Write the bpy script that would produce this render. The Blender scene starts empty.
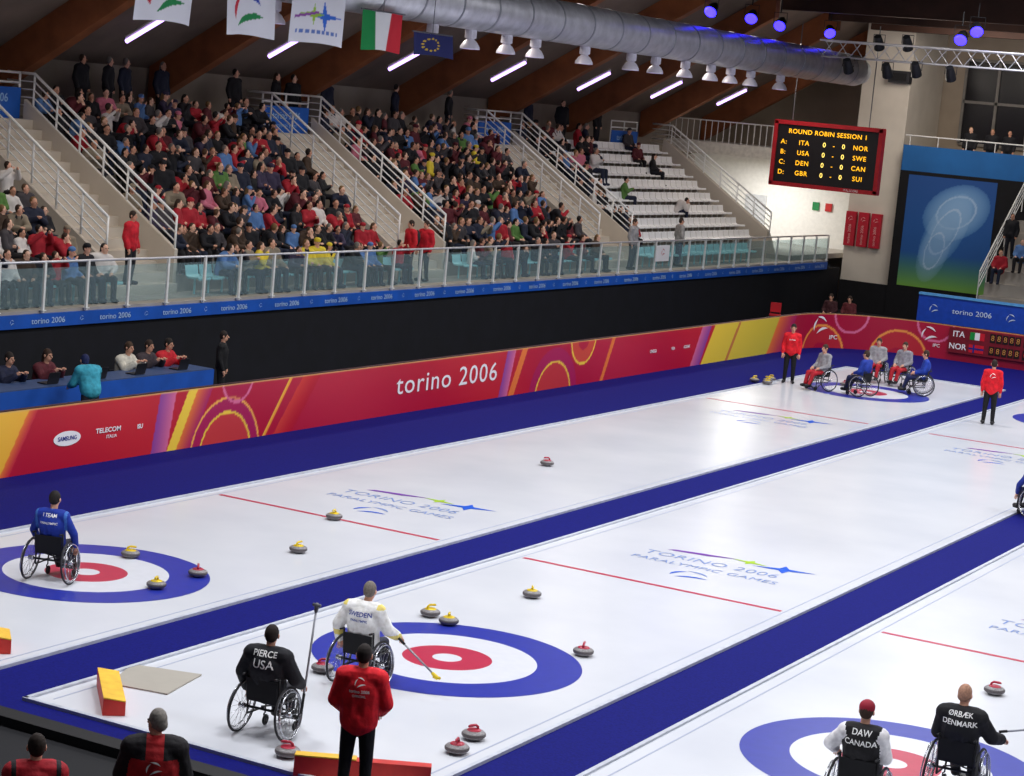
import bpy, math, random
import numpy as np
from mathutils import Vector, Matrix
from mathutils.bvhtree import BVHTree
R=random.Random(7)
SC=bpy.context.scene
COL=SC.collection
try:
    SC.view_settings.view_transform='Standard'
except Exception: pass
def lin(c):
    return tuple(((v/255)/12.92 if v/255<=.04045 else ((v/255+.055)/1.055)**2.4) for v in c)
MC={}
def M(rgb,rough=.6,metal=0,noise=.12,scale=6,emis=0,spec=.4,bump=0):
    k=(tuple(rgb),rough,metal,noise,scale,emis,spec,bump)
    if k in MC: return MC[k]
    m=bpy.data.materials.new('material_%d'%len(MC));m.use_nodes=True
    nt=m.node_tree;b=nt.nodes['Principled BSDF'];c=lin(rgb)
    b.inputs['Roughness'].default_value=rough;b.inputs['Metallic'].default_value=metal
    b.inputs['Specular IOR Level'].default_value=spec
    b.inputs['Base Color'].default_value=(*c,1)
    if noise or bump:
        tc=nt.nodes.new('ShaderNodeTexCoord');n=nt.nodes.new('ShaderNodeTexNoise');n.inputs['Scale'].default_value=scale;n.inputs['Detail'].default_value=3
        nt.links.new(tc.outputs['Object'],n.inputs['Vector'])
        if noise:
            r=nt.nodes.new('ShaderNodeValToRGB')
            r.color_ramp.elements[0].position=.3;r.color_ramp.elements[1].position=.7
            r.color_ramp.elements[0].color=(*[v*(1-noise) for v in c],1)
            r.color_ramp.elements[1].color=(*[min(1,v*(1+noise)) for v in c],1)
            nt.links.new(n.outputs['Fac'],r.inputs['Fac']);nt.links.new(r.outputs['Color'],b.inputs['Base Color'])
        if bump:
            bp=nt.nodes.new('ShaderNodeBump');bp.inputs['Strength'].default_value=bump;bp.inputs['Distance'].default_value=.02
            nt.links.new(n.outputs['Fac'],bp.inputs['Height']);nt.links.new(bp.outputs['Normal'],b.inputs['Normal'])
    if emis:
        b.inputs['Emission Color'].default_value=(*c,1);b.inputs['Emission Strength'].default_value=emis
    MC[k]=m;return m
def cloth(c): return M(c,.78,0,.22,11,bump=.8)
def paint_mat(rough=.45,emis=0):
    k=('paint',rough,emis)
    if k in MC: return MC[k]
    m=bpy.data.materials.new('painted_%d'%len(MC));m.use_nodes=True;nt=m.node_tree;b=nt.nodes['Principled BSDF']
    a=nt.nodes.new('ShaderNodeAttribute');a.attribute_name='Col';nt.links.new(a.outputs['Color'],b.inputs['Base Color'])
    b.inputs['Roughness'].default_value=rough
    if emis: nt.links.new(a.outputs['Color'],b.inputs['Emission Color']);b.inputs['Emission Strength'].default_value=emis
    MC[k]=m;return m
def glass_mat():
    if 'glass' in MC: return MC['glass']
    m=bpy.data.materials.new('clear_glass');m.use_nodes=True;nt=m.node_tree;nt.nodes.clear()
    o=nt.nodes.new('ShaderNodeOutputMaterial');t=nt.nodes.new('ShaderNodeBsdfTransparent');t.inputs[0].default_value=(.84,.92,.93,1)
    g=nt.nodes.new('ShaderNodeBsdfPrincipled');g.inputs['Base Color'].default_value=(.5,.66,.7,1);g.inputs['Roughness'].default_value=.15
    x=nt.nodes.new('ShaderNodeMixShader');x.inputs[0].default_value=.14
    nt.links.new(t.outputs[0],x.inputs[1]);nt.links.new(g.outputs[0],x.inputs[2]);nt.links.new(x.outputs[0],o.inputs[0])
    MC['glass']=m;return m
def V(*a): return Vector(a)
class MB:
    def __init__(s): s.v=[];s.f=[];s.m=[];s.X=Matrix.Identity(4)
    def add(s,vs,fs,mat=0):
        b=len(s.v);X=s.X
        s.v.extend([tuple(X@Vector(q)) for q in vs]);s.f.extend([tuple(i+b for i in f) for f in fs])
        s.m.extend([mat]*len(fs) if isinstance(mat,int) else list(mat))
    def box(s,c,d,mat=0,rz=0):
        x,y,z=[q/2 for q in d];vs=[(i*x,j*y,k*z) for k in(-1,1) for j in(-1,1) for i in(-1,1)]
        if rz: a,b=math.cos(rz),math.sin(rz);vs=[(p[0]*a-p[1]*b,p[0]*b+p[1]*a,p[2]) for p in vs]
        s.add([(p[0]+c[0],p[1]+c[1],p[2]+c[2]) for p in vs],[(0,2,3,1),(4,5,7,6),(0,1,5,4),(2,6,7,3),(0,4,6,2),(1,3,7,5)],mat)
    def b2(s,a,b,mat=0): s.box([(a[i]+b[i])/2 for i in range(3)],[abs(b[i]-a[i]) for i in range(3)],mat)
    def tube(s,pts,r,n=8,mat=0,closed=False):
        pts=[Vector(p) for p in pts];k=len(pts);rr=r if isinstance(r,(list,tuple)) else [r]*k
        vs=[];fs=[];up=None
        for i,p in enumerate(pts):
            if closed: t=(pts[(i+1)%k]-pts[i-1])
            else: t=pts[min(i+1,k-1)]-pts[max(i-1,0)]
            t.normalize()
            if up is None: up=V(0,0,1) if abs(t.z)<.9 else V(1,0,0)
            a=t.cross(up);
            if a.length<1e-4: a=t.cross(V(0,1,0))
            a.normalize();b=a.cross(t);up=b
            for j in range(n):
                w=2*math.pi*j/n;vs.append(tuple(p+(a*math.cos(w)+b*math.sin(w))*rr[i]))
        for i in range(k if closed else k-1):
            for j in range(n):
                q=(i+1)%k;fs.append((i*n+j,i*n+(j+1)%n,q*n+(j+1)%n,q*n+j))
        if not closed: fs.append(tuple(range(n-1,-1,-1)));fs.append(tuple((k-1)*n+j for j in range(n)))
        s.add(vs,fs,mat)
    def cap(s,a,b,ra,rb,n=10,mat=0):
        a=Vector(a);b=Vector(b);t=b-a;L=t.length
        if L<1e-5: t=V(0,0,1)
        t.normalize();P=[];Rr=[]
        for w in (-90,-60,-30,0): P.append(a+t*ra*math.sin(math.radians(w)));Rr.append(max(ra*math.cos(math.radians(w)),.0004))
        for w in (0,30,60,90): P.append(b+t*rb*math.sin(math.radians(w)));Rr.append(max(rb*math.cos(math.radians(w)),.0004))
        s.tube(P,Rr,n,mat)
    def ell(s,c,r,n=12,mat=0,rz=0):
        vs=[];fs=[];k=n//2+1
        for i in range(k+1):
            w=math.pi*i/k
            for j in range(n):
                q=2*math.pi*j/n;x=r[0]*math.sin(w)*math.cos(q);y=r[1]*math.sin(w)*math.sin(q);z=r[2]*math.cos(w)
                if i in(0,k): x*=0;y*=0
                vs.append((c[0]+x*math.cos(rz)-y*math.sin(rz),c[1]+x*math.sin(rz)+y*math.cos(rz),c[2]+z))
        for i in range(k):
            for j in range(n): fs.append((i*n+j,(i+1)*n+j,(i+1)*n+(j+1)%n,i*n+(j+1)%n))
        s.add(vs,fs,mat)
    def lathe(s,pr,n=24,mat=0):
        vs=[];fs=[];k=len(pr)
        for r,z in pr:
            for j in range(n): w=2*math.pi*j/n;vs.append((r*math.cos(w),r*math.sin(w),z))
        for i in range(k-1):
            for j in range(n): fs.append((i*n+j,i*n+(j+1)%n,(i+1)*n+(j+1)%n,(i+1)*n+j))
        s.add(vs,fs,mat if isinstance(mat,int) else [mat[i] for i in range(k-1) for j in range(n)])
    def ring(s,cx,cy,r0,r1,z,n=72,mat=0):
        vs=[];fs=[]
        for j in range(n): w=2*math.pi*j/n;vs+= [(cx+r0*math.cos(w),cy+r0*math.sin(w),z),(cx+r1*math.cos(w),cy+r1*math.sin(w),z)]
        for j in range(n): q=(j+1)%n;fs.append((2*j,2*j+1,2*q+1,2*q))
        s.add(vs,fs,mat)
    def absorb(s,me,mats):
        s.add([tuple(v.co) for v in me.vertices],[tuple(p.vertices) for p in me.polygons],list(mats))
    def mesh(s,mats,smooth=False):
        me=bpy.data.meshes.new('mesh');me.from_pydata(s.v,[],s.f);
        for m in mats: me.materials.append(m)
        me.polygons.foreach_set('material_index',s.m)
        if smooth: me.polygons.foreach_set('use_smooth',[True]*len(s.f))
        me.update();return me
    def obj(s,name,mats,parent=None,loc=(0,0,0),rz=0,smooth=False,label=None,cat=None,**kw):
        if not isinstance(mats,(list,tuple)): mats=[mats]
        return mk(name,s.mesh(mats,smooth),parent,loc,rz,label,cat,**kw)
def mk(name,data,parent=None,loc=(0,0,0),rz=0,label=None,cat=None,**kw):
    o=bpy.data.objects.new(name,data);COL.objects.link(o);o.location=loc;o.rotation_euler=(0,0,rz)
    if parent: o.parent=parent
    if label: o['label']=label
    if cat: o['category']=cat
    for k,v in kw.items(): o[k]=v
    return o
def copy_tree(o,loc,rz,parent=None,label=None,group=None):
    c=o.copy();COL.objects.link(c)
    if parent: c.parent=parent
    else: c.location=loc;c.rotation_euler=(0,0,rz)
    if label: c['label']=label
    if group: c['group']=group
    for ch in list(o.children): copy_tree(ch,None,None,parent=c)
    return c
def evalmesh(o):
    dg=bpy.context.evaluated_depsgraph_get();me=bpy.data.meshes.new_from_object(o.evaluated_get(dg),depsgraph=dg)
    return me
TX={}
def text(body,size=1,bold=0,xs=1,sp=1):
    k=(body,size,bold,xs,sp)
    if k in TX: return TX[k]
    c=bpy.data.curves.new('t','FONT');c.body=body;c.size=size;c.align_x='CENTER';c.align_y='CENTER';c.resolution_u=3;c.offset=bold;c.space_character=sp
    o=bpy.data.objects.new('t',c);COL.objects.link(o);bpy.context.view_layer.update()
    me=evalmesh(o)
    r=([(v.co.x*xs,v.co.y,0) for v in me.vertices],[tuple(p.vertices) for p in me.polygons])
    bpy.data.objects.remove(o);bpy.data.curves.remove(c);TX[k]=r;return r
def puttext(mb,body,size,o,ex,ey,mat=0,bold=0,xs=1,sp=1):
    vs,fs=text(body,size,bold,xs,sp);o=Vector(o);ex=Vector(ex).normalized();ey=Vector(ey).normalized()
    mb.add([tuple(o+ex*p[0]+ey*p[1]) for p in vs],fs,mat)
def flat(mb,pts,o,ex,ey,mat=0):
    o=Vector(o);ex=Vector(ex).normalized();ey=Vector(ey).normalized()
    mb.add([tuple(o+ex*p[0]+ey*p[1]) for p in pts],[tuple(range(len(pts)))],mat)
def crescent(mb,cx,cy,s,ang,o,ex,ey,mat=0):
    n=10;o=Vector(o);ex=Vector(ex).normalized();ey=Vector(ey).normalized();P=[]
    for i in range(n+1):
        t=-1+2*i/n;P.append((t,.42*(1-t*t)));P.append((t,.12*(1-t*t)-.02))
    ca,sa=math.cos(ang),math.sin(ang)
    vs=[tuple(o+ex*(cx+s*(x*ca-y*sa))+ey*(cy+s*(x*sa+y*ca))) for x,y in P]
    mb.add(vs,[(2*i,2*i+1,2*i+3,2*i+2) for i in range(n)],mat)
def agitos(mb,s,o,ex,ey,mats=(0,0,0)):
    crescent(mb,-.75*s,.1*s,.75*s,math.radians(70),o,ex,ey,mats[0]);crescent(mb,.2*s,.75*s,.8*s,math.radians(-20),o,ex,ey,mats[1]);crescent(mb,.35*s,-.6*s,.95*s,math.radians(20),o,ex,ey,mats[2])
def star(mb,cx,cy,a,b,ang,o,ex,ey,mat=0,n=4):
    P=[]
    for i in range(2*n):
        w=math.pi*i/n;r=a if i%2==0 else b
        if i%2==0 and i%4==2: r=a*.55
        x,y=r*math.cos(w),r*math.sin(w);P.append((cx+x*math.cos(ang)-y*math.sin(ang),cy+x*math.sin(ang)+y*math.cos(ang)))
    flat(mb,P,o,ex,ey,mat)
def painted(name,nx,ny,pos,col,parent=None,label=None,cat=None,rough=.45,emis=0,**kw):
    vs=[];fs=[];cs=[]
    for j in range(ny+1):
        for i in range(nx+1):
            u,v=i/nx,j/ny;vs.append(pos(u,v));cs.extend((*lin(col(u,v)),1))
    for j in range(ny):
        for i in range(nx): a=j*(nx+1)+i;fs.append((a,a+1,a+nx+2,a+nx+1))
    me=bpy.data.meshes.new(name);me.from_pydata(vs,[],fs);a=me.color_attributes.new('Col','FLOAT_COLOR','POINT');a.data.foreach_set('color',cs)
    me.materials.append(paint_mat(rough,emis));me.update()
    return mk(name,me,parent,label=label,cat=cat,**kw)
def mix(a,b,t): t=max(0,min(1,t));return tuple(a[i]+(b[i]-a[i])*t for i in range(3))
# ------------------------------------------------------------------ camera
yaw,pitch,roll,f=0.4909,0.1353,0.0919,2109.78
fw=Vector((-math.sin(yaw)*math.cos(pitch),math.cos(yaw)*math.cos(pitch),-math.sin(pitch)))
rr=Vector((math.cos(yaw),math.sin(yaw),0));uu=rr.cross(fw)
r2=rr*math.cos(roll)+uu*math.sin(roll);u2=uu*math.cos(roll)-rr*math.sin(roll)
cd=bpy.data.cameras.new('camera');cd.sensor_width=36;cd.lens=f/1024*36;cd.clip_end=400
cam=bpy.data.objects.new('camera',cd);COL.objects.link(cam)
cam.matrix_world=Matrix(((r2.x,u2.x,-fw.x,19.7805),(r2.y,u2.y,-fw.y,-24.164),(r2.z,u2.z,-fw.z,7.506),(0,0,0,1)))
SC.camera=cam
# ------------------------------------------------------------------ lights / world
w=bpy.data.worlds.new('world');SC.world=w;w.use_nodes=True
w.node_tree.nodes['Background'].inputs[0].default_value=(.8,.86,1,1);w.node_tree.nodes['Background'].inputs[1].default_value=.1
def area(loc,size,power,rot=(0,0,0),col=(1,1,1),sy=None,spread=None):
    l=bpy.data.lights.new('arena_or_fill_light','AREA');l.shape='RECTANGLE';l.size=size;l.size_y=sy or size;l.energy=power;l.color=col
    if spread: l.spread=math.radians(spread)
    o=bpy.data.objects.new('arena_or_fill_light',l);COL.objects.link(o);o.location=loc;o.rotation_euler=rot;return o
for x in (1,9,18):
    for y in (-4,8,20,32,42):
        area((x,y,12.5),3,700 if y<30 else 600,col=(.96,.97,1),spread=165)
WARM=(1,.9,.8)
for y in (14,27,40,53): area((-11.2,y,10.7),1.2,270,(0,math.radians(-25),0),WARM,5)
for y in (10,24,38,52): area((-6.9,y,8.4),.8,215,(0,math.radians(-110),0),WARM,6,spread=130)  # added fill from the ice side to lift the crowd, no real fixtures
area((-5,56.5,11.2),3,300,(math.radians(48),0,0),WARM)  # added fill light that brightens the end wall and pier
area((-15,61.5,5.8),2,280,(0,0,0),(1,.98,.95))  # extra light put inside the corridor to brighten its pale walls
area((-1,63.5,11.5),3,50,(0,0,0),WARM)
# ------------------------------------------------------------------ floor and ice
SH=6.254
carpet=M((16,20,106),.85,0,.18,30,spec=.1,bump=.1)
mb=MB();mb.b2((-5.6,-6.05,-.15),(25,47.1,-.012));mb.obj('floor',carpet,kind='structure',label='royal blue carpet over the rink surround')
mb=MB();mb.b2((-22,-20,-.2),(30,72,-.16));mb.obj('floor_concrete',M((28,28,34),.8),kind='structure',label='dark concrete arena floor')
mb=MB();mb.b2((-10.6,-14,-.15),(-5.75,61,-.02));mb.obj('floor_aisle',M((22,22,30),.8),kind='structure',label='dark floor of the aisle behind the barrier')
mb=MB();mb.b2((-5.6,-14,-.15),(25,-6.35,-.012));mb.obj('floor_near',M((16,16,22),.8),kind='structure',label='black floor behind the sheets')
mice=bpy.data.materials.new('ice');mice.use_nodes=True;nt=mice.node_tree;b=nt.nodes['Principled BSDF']
tc=nt.nodes.new('ShaderNodeTexCoord');n=nt.nodes.new('ShaderNodeTexNoise');n.inputs['Scale'].default_value=.45;n.inputs['Detail'].default_value=5;rp=nt.nodes.new('ShaderNodeValToRGB')
rp.color_ramp.elements[0].position=.3;rp.color_ramp.elements[1].position=.7
rp.color_ramp.elements[0].color=(.64,.66,.72,1);rp.color_ramp.elements[1].color=(.73,.745,.79,1)
nt.links.new(tc.outputs['Object'],n.inputs['Vector']);nt.links.new(n.outputs['Fac'],rp.inputs['Fac']);nt.links.new(rp.outputs['Color'],b.inputs['Base Color'])
b.inputs['Roughness'].default_value=.2;b.inputs['Specular IOR Level'].default_value=.3
ice_red=M((186,46,76),.3,0,.05,spec=.25);ice_blue=M((42,54,160),.3,0,.05,spec=.25);ice_white=M((216,218,226),.3,0,.03,spec=.25)
letter=M((120,142,194),.5,0,0,spec=.1);lpurp=M((116,60,160),.5,0,0,spec=.1);lgreen=M((160,196,40),.5,0,0,spec=.1);lblue=M((20,84,200),.5,0,0,spec=.1)
def ice_letters(cx,cy,sh):
    ex=(1,0,0);ey=(0,1,0);o=(cx,cy,.005)
    mb=MB();puttext(mb,'TORINO 2006',.43,(cx,cy-.05,.005),ex,ey,0,bold=-.003,sp=1.05,xs=.9);mb.obj('ice_lettering',letter,sh)
    mb=MB();puttext(mb,'PARALYMPIC GAMES',.31,(cx+.08,cy-.56,.005),ex,ey,0,bold=-.001,sp=1.02,xs=.92);mb.obj('ice_lettering',letter,sh)
    mb=MB();star(mb,1.1,.56,.56,.12,.25,o,ex,ey,2);star(mb,.45,.62,.36,.08,-.1,o,ex,ey,1)
    flat(mb,[(-1.0,.36),(-.3,.46),(.2,.68),(-.4,.6),(-.9,.48)],o,ex,ey,0);mb.obj('ice_star_emblem',[lpurp,lgreen,lblue],sh)
    mb=MB();agitos(mb,.28,(cx+.12,cy-1.22,.005),ex,ey,(0,1,0));mb.obj('ice_crescent_emblem',[lblue,letter],sh)
for k in range(4):
    cx=SH*k
    mb=MB();mb.b2((cx-2.58,-5.4,-.1),(cx+2.58,40.2,0))
    sh=mb.obj('ice_sheet',mice,label='white curling ice sheet with blue and red target rings',cat='ice rink',group='curling sheets')
    mb=MB()
    for s in(-1,1): mb.b2((cx+s*2.58-.03,-5.45,-.05),(cx+s*2.58+.03,40.2,.03))
    mb.b2((cx-2.61,-5.47,-.05),(cx+2.61,-5.4,.03));mb.b2((cx-2.61,40.2,-.05),(cx+2.61,40.27,.03))
    mb.obj('edge_strip',M((186,190,202),.6),sh)
    for s in(-1,1): mb=MB();mb.b2((cx+s*2.36-.012,-5.2,.001),(cx+s*2.36+.012,40,.0025));mb.obj('side_line',M((160,168,190),.6,0,0),sh)
    for y in (0,34.75):
        mb=MB();mb.ring(cx,y,1.22,1.83,.003,96,0);mb.ring(cx,y,.61,1.22,.003,96,1);mb.ring(cx,y,.2,.61,.003,72,2);mb.ring(cx,y,0.0001,.2,.003,40,1)
        mb.obj('house_rings',[ice_blue,ice_white,ice_red],sh)
    for y in (6.4,28.35):
        mb=MB();mb.b2((cx-2.3,y-.05,.001),(cx+2.3,y+.05,.003));mb.obj('hog_line',ice_red,sh)
    for y in (8.75,26.5): ice_letters(cx+.1,y,sh)
mb=MB();mb.b2((-5.6,-6.35,-.02),(25,-6.07,.1));mb.obj('low_kickboard',M((14,14,18),.6),label='low black kickboard along the end of the carpet',cat='board')
# ------------------------------------------------------------------ barrier
RC=3.5;S1=43.5;SA=S1+RC*math.pi/2;XB=-5.59
def bpos(s,off=0):
    if s<=S1: return (XB-off,s),(0,1)
    if s<SA:
        a=(s-S1)/RC;return (XB+RC-(RC+off)*math.cos(a),S1+(RC+off)*math.sin(a)),(math.sin(a),math.cos(a))
    return (XB+RC+(s-SA),47+off),(1,0)
red1=(186,14,40);YEL=(248,208,66);ORG=(236,122,52);MAG=(170,30,100);PNK=(222,110,150);VIO=(140,66,150)
def bcol(s,z):
    t=z/1.2;c=mix(red1,(200,34,44),.5+.5*math.sin(s*.9+t))
    c=mix(c,MAG,.14+.14*math.sin(s*.45+1+t*.8))
    if s>42: c=mix(c,(166,16,58),.75)
    def slant(s0,w,sl,ca,cb=None):
        nonlocal c
        u=(s-s0-sl*t)/w
        if 0<u<1: c=mix(ca,cb or ca,u)
    def arc(cs,cz,r0,r1,col,a=1):
        nonlocal c
        d=math.hypot(s-cs,z-cz)
        if r0<d<r1: c=mix(c,col,a)
    slant(2.2,2.2,.7,YEL,(245,180,56));slant(4.25,.25,.7,ORG,(200,40,60))
    slant(8.55,.5,.2,VIO,PNK);slant(9.05,.3,.6,YEL);slant(9.35,.5,.6,ORG,MAG)
    arc(11.0,-.25,0,.85,(214,84,66),.6);arc(11.0,-.25,.85,.9,YEL);arc(11.0,-.25,.9,1.15,MAG,.7);arc(11.0,-.25,1.15,1.2,(250,180,80));arc(11.3,1.35,.5,.56,PNK);arc(11.3,1.35,0,.5,MAG,.35)
    slant(12.3,.12,.9,YEL,ORG);slant(12.7,.7,1,(214,64,50),red1)
    slant(22.6,.45,.3,VIO,PNK);slant(23.1,.3,.6,ORG)
    arc(25.6,-.3,0,1.0,(214,84,60),.55);arc(25.6,-.3,1.0,1.06,YEL);arc(25.6,-.3,1.06,1.4,MAG,.65);arc(27.2,1.3,.7,.76,YEL);arc(27.2,1.3,.35,.7,ORG,.5)
    slant(28.4,.2,.6,ORG)
    slant(34.6,.7,.7,PNK,VIO);slant(35.4,5.4,.9,(240,206,60),(206,190,60));slant(40.8,1.6,.9,ORG,MAG);slant(37.3,.2,.9,(200,120,60))
    for q in (45.0,48.0,53.5,58):
        arc(q,-.2,.95,1.03,(240,150,70));arc(q,-.2,.4,.95,(205,60,50),.5);arc(q+1.2,1.2,.6,.68,PNK)
    if z>1.16: c=(226,180,110)
    return c
L=SA+19.9
s0=-8
def bp(u,v):
    s=s0+(L-s0)*u;(x,y),_=bpos(s);return (x,y,v*1.2-.01)
bar=painted('rink_barrier',2600,30,bp,lambda u,v:bcol(s0+(L-s0)*u,v*1.2),label='long red rink barrier with yellow and magenta arc graphics',cat='barrier',rough=.4)
mb=MB();vs=[];fs=[];N=400
for i in range(N+1):
    s=s0+(L-s0)*i/N
    (x,y),_=bpos(s,0.0);(x2,y2),_=bpos(s,.12);vs+= [(x,y,1.2),(x2,y2,1.2),(x2,y2,0),(x,y,0)]
for i in range(N):
    a=i*4;fs+= [(a,a+1,a+5,a+4),(a+1,a+2,a+6,a+5)]
mb.add(vs,fs);mb.obj('barrier_backing',M((60,20,30),.6),bar)
white=M((240,238,240),.5,0,0)
def letters(name,items,mats,parent,lab=None):
    for it in items:
        mb=MB();it(mb);o=mb.obj(name,mats,parent)
        if lab: o['label']=lab
def ontb(mb,body,size,s,z,bold=0,xs=1,mat=0,off=.012,sp=1):
    (x,y),t=bpos(s,-off);puttext(mb,body,size,(x,y,z),(t[0],t[1],0),(0,0,1),mat,bold=bold,xs=xs,sp=sp)
def onag(mb,s,z,sz):
    (x,y),t=bpos(s,-.02);agitos(mb,sz,(x,y,z),(t[0],t[1],0),(0,0,1))
def sams(mb):
    (x,y),t=bpos(6.02,-.013);flat(mb,[(.38*math.cos(a),.14*math.sin(a)) for a in np.linspace(0,2*math.pi,30)[:-1]],(x,y,.55),(0,1,0),(0,0,1));ontb(mb,'SAMSUNG',.115,6.02,.55,.002,mat=1,off=.02)
def tele(mb): ontb(mb,'TELECOM',.13,7.2,.6,.003,xs=1.3);ontb(mb,'ITALIA',.09,7.3,.47,.001,xs=1.2)
letters('barrier_lettering',[lambda m:ontb(m,'torino 2006',.66,20.0,.66,.002,1.38,sp=1.1),sams,tele,lambda m:ontb(m,'ISU',.12,8.15,.58,.004),lambda m:ontb(m,'OMEGA',.13,31.8,.62,.003),lambda m:ontb(m,'VISA',.13,33.2,.62,.003),lambda m:ontb(m,'KODAK',.13,34.2,.62,.003)],[white,M((40,50,140),.5,0,0)],bar,'white barrier lettering')
letters('barrier_emblem',[lambda m:(onag(m,44.9,.76,.3),ontb(m,'IPC',.2,45.55,.36,.003,xs=1.2)),lambda m:(onag(m,49.0,.78,.24),ontb(m,'IPC',.16,49.3,.42,.002,xs=1.1))],[white],bar,'white crescent emblem')
mb=MB();mb.b2((-1.35,46.86,.28),(1.9,46.97,1.14));dp=mb.obj('score_display_panel',M((116,14,32),.5),label='dark red match display with flags and numerals',cat='scoreboard')
mb=MB();puttext(mb,'ITA',.28,(-1.0,46.85,.93),(1,0,0),(0,0,1),0,bold=.004);puttext(mb,'NOR',.28,(-1.0,46.85,.5),(1,0,0),(0,0,1),0,bold=.004)
for i,m in enumerate((1,0,2)): flat(mb,[(0,0),(.17,0),(.17,.26),(0,.26)],(-.6+.17*i,46.85,.8),(1,0,0),(0,0,1),m)
flat(mb,[(0,0),(.52,0),(.52,.28),(0,.28)],(-.6,46.85,.36),(1,0,0),(0,0,1),2);flat(mb,[(.14,0),(.2,0),(.2,.28),(.14,.28)],(-.6,46.848,.36),(1,0,0),(0,0,1),3);flat(mb,[(0,.11),(.52,.11),(.52,.17),(0,.17)],(-.6,46.846,.36),(1,0,0),(0,0,1),3)
for j in (0,1):
    for i in range(5): flat(mb,[(0,0),(.19,0),(.19,.3),(0,.3)],(.1+.22*i,46.85,.36+.43*j),(1,0,0),(0,0,1),4);puttext(mb,'8',.26,(.195+.22*i,46.845,.51+.43*j),(1,0,0),(0,0,1),5)
    flat(mb,[(0,0),(.3,0),(.3,.34),(0,.34)],(1.27,46.85,.34+.43*j),(1,0,0),(0,0,1),4);puttext(mb,'0',.34,(1.42,46.84,.51+.43*j),(1,0,0),(0,0,1),6,bold=.01)
mb.obj('display_face',[white,M((20,140,60),.5),M((200,20,40),.5),M((20,30,120),.5),M((24,14,10),.4),M((170,116,56),.5,0,0,emis=.15),M((255,50,30),.5,0,0,emis=1.5)],dp)
# ------------------------------------------------------------------ stand structure
XW=-10.6;T=.62;RS=.43;X0=-12.0;Z0=2.5;NR=8
beige=M((198,188,174),.8,0,.06,1.2);conc=M((164,158,150),.85,0,.12,1.5)
mb=MB();mb.b2((XW-.3,-14,-.15),(XW,61,1.75));mb.obj('wall_left',M((12,13,22),.8,0,.3,2),kind='structure',label='black draped wall under the grandstand')
mb=MB();mb.b2((X0,-2,1.75),(XW,59.2,2.1));mb.obj('floor_walkway',conc,kind='structure',label='concrete walkway slab in front of the seats')
bays=[(14.5,17.2),(27.4,30.1),(40.3,43.0)]
secs=[(3.0,14.5),(17.2,27.4),(30.1,40.3),(43.0,55.8)]
for i,(a,c) in enumerate(secs+[(55.85,59.2)]):
    mb=MB()
    for k in range(NR): mb.b2((X0-T*k-T,a,-.15),(X0-T*k,c,Z0+RS*k))
    if i==4:
        mb=MB();mb.add([(X0,a,-.1),(X0,c,-.1),(X0-5,c,-.1),(X0-5,a,-.1),(X0,a,3.2),(X0,a+.3,3.2),(X0-5,a+.3,6.5),(X0-5,a,6.5)],[(0,3,7,4),(4,7,6,5),(5,6,2,1),(0,4,5,1)])
        par=mb.obj('stair_parapet',beige,label='pale sloping parapet with white railing closing the grandstand',cat='wall');continue
    mb.obj('floor_terrace',conc,label='stepped concrete terrace carrying rows of seats',kind='structure')
mb=MB();mb.b2((-19,-2,5.3),(X0-T*NR,59.2,5.9));mb.obj('floor_concourse',conc,kind='structure',label='upper concourse slab behind the seats')
mb=MB();mb.b2((-18.7,-2,5.9),(-18.5,66,8.0));mb.obj('wall_back',M((156,146,134),.85,0,.1,1),kind='structure',label='cream upper wall behind the grandstand')
wm=M((236,236,234),.4,.0,0)
def railing(y,par,x0=-11.95,x1=-16.7,z0=3.95,z1=7.05,flat_to=-17.6):
    def p(x,z): return (x,y,z)
    mb=MB();mb.tube([p(x0,z0),p(x1,z1),p(flat_to,z1)],.038,8)
    for d in (.2,.4,.6,.8): mb.tube([p(x0,z0-d),p(x1,z1-d),p(flat_to,z1-d)],.02,6)
    root=mb.obj('stair_railing',wm,par,smooth=True,label='white tubular stair railing')
    n=7
    for i in range(n):
        x=x0+(x1-x0)*i/(n-1);z=z0+(z1-z0)*i/(n-1)
        mb=MB();mb.tube([p(x,z-1.0),p(x,z)],.028,8);mb.obj('post',wm,root,smooth=True)
railing(56.0,par)
blueb=M((24,92,186),.6,0,.1,2)
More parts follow.
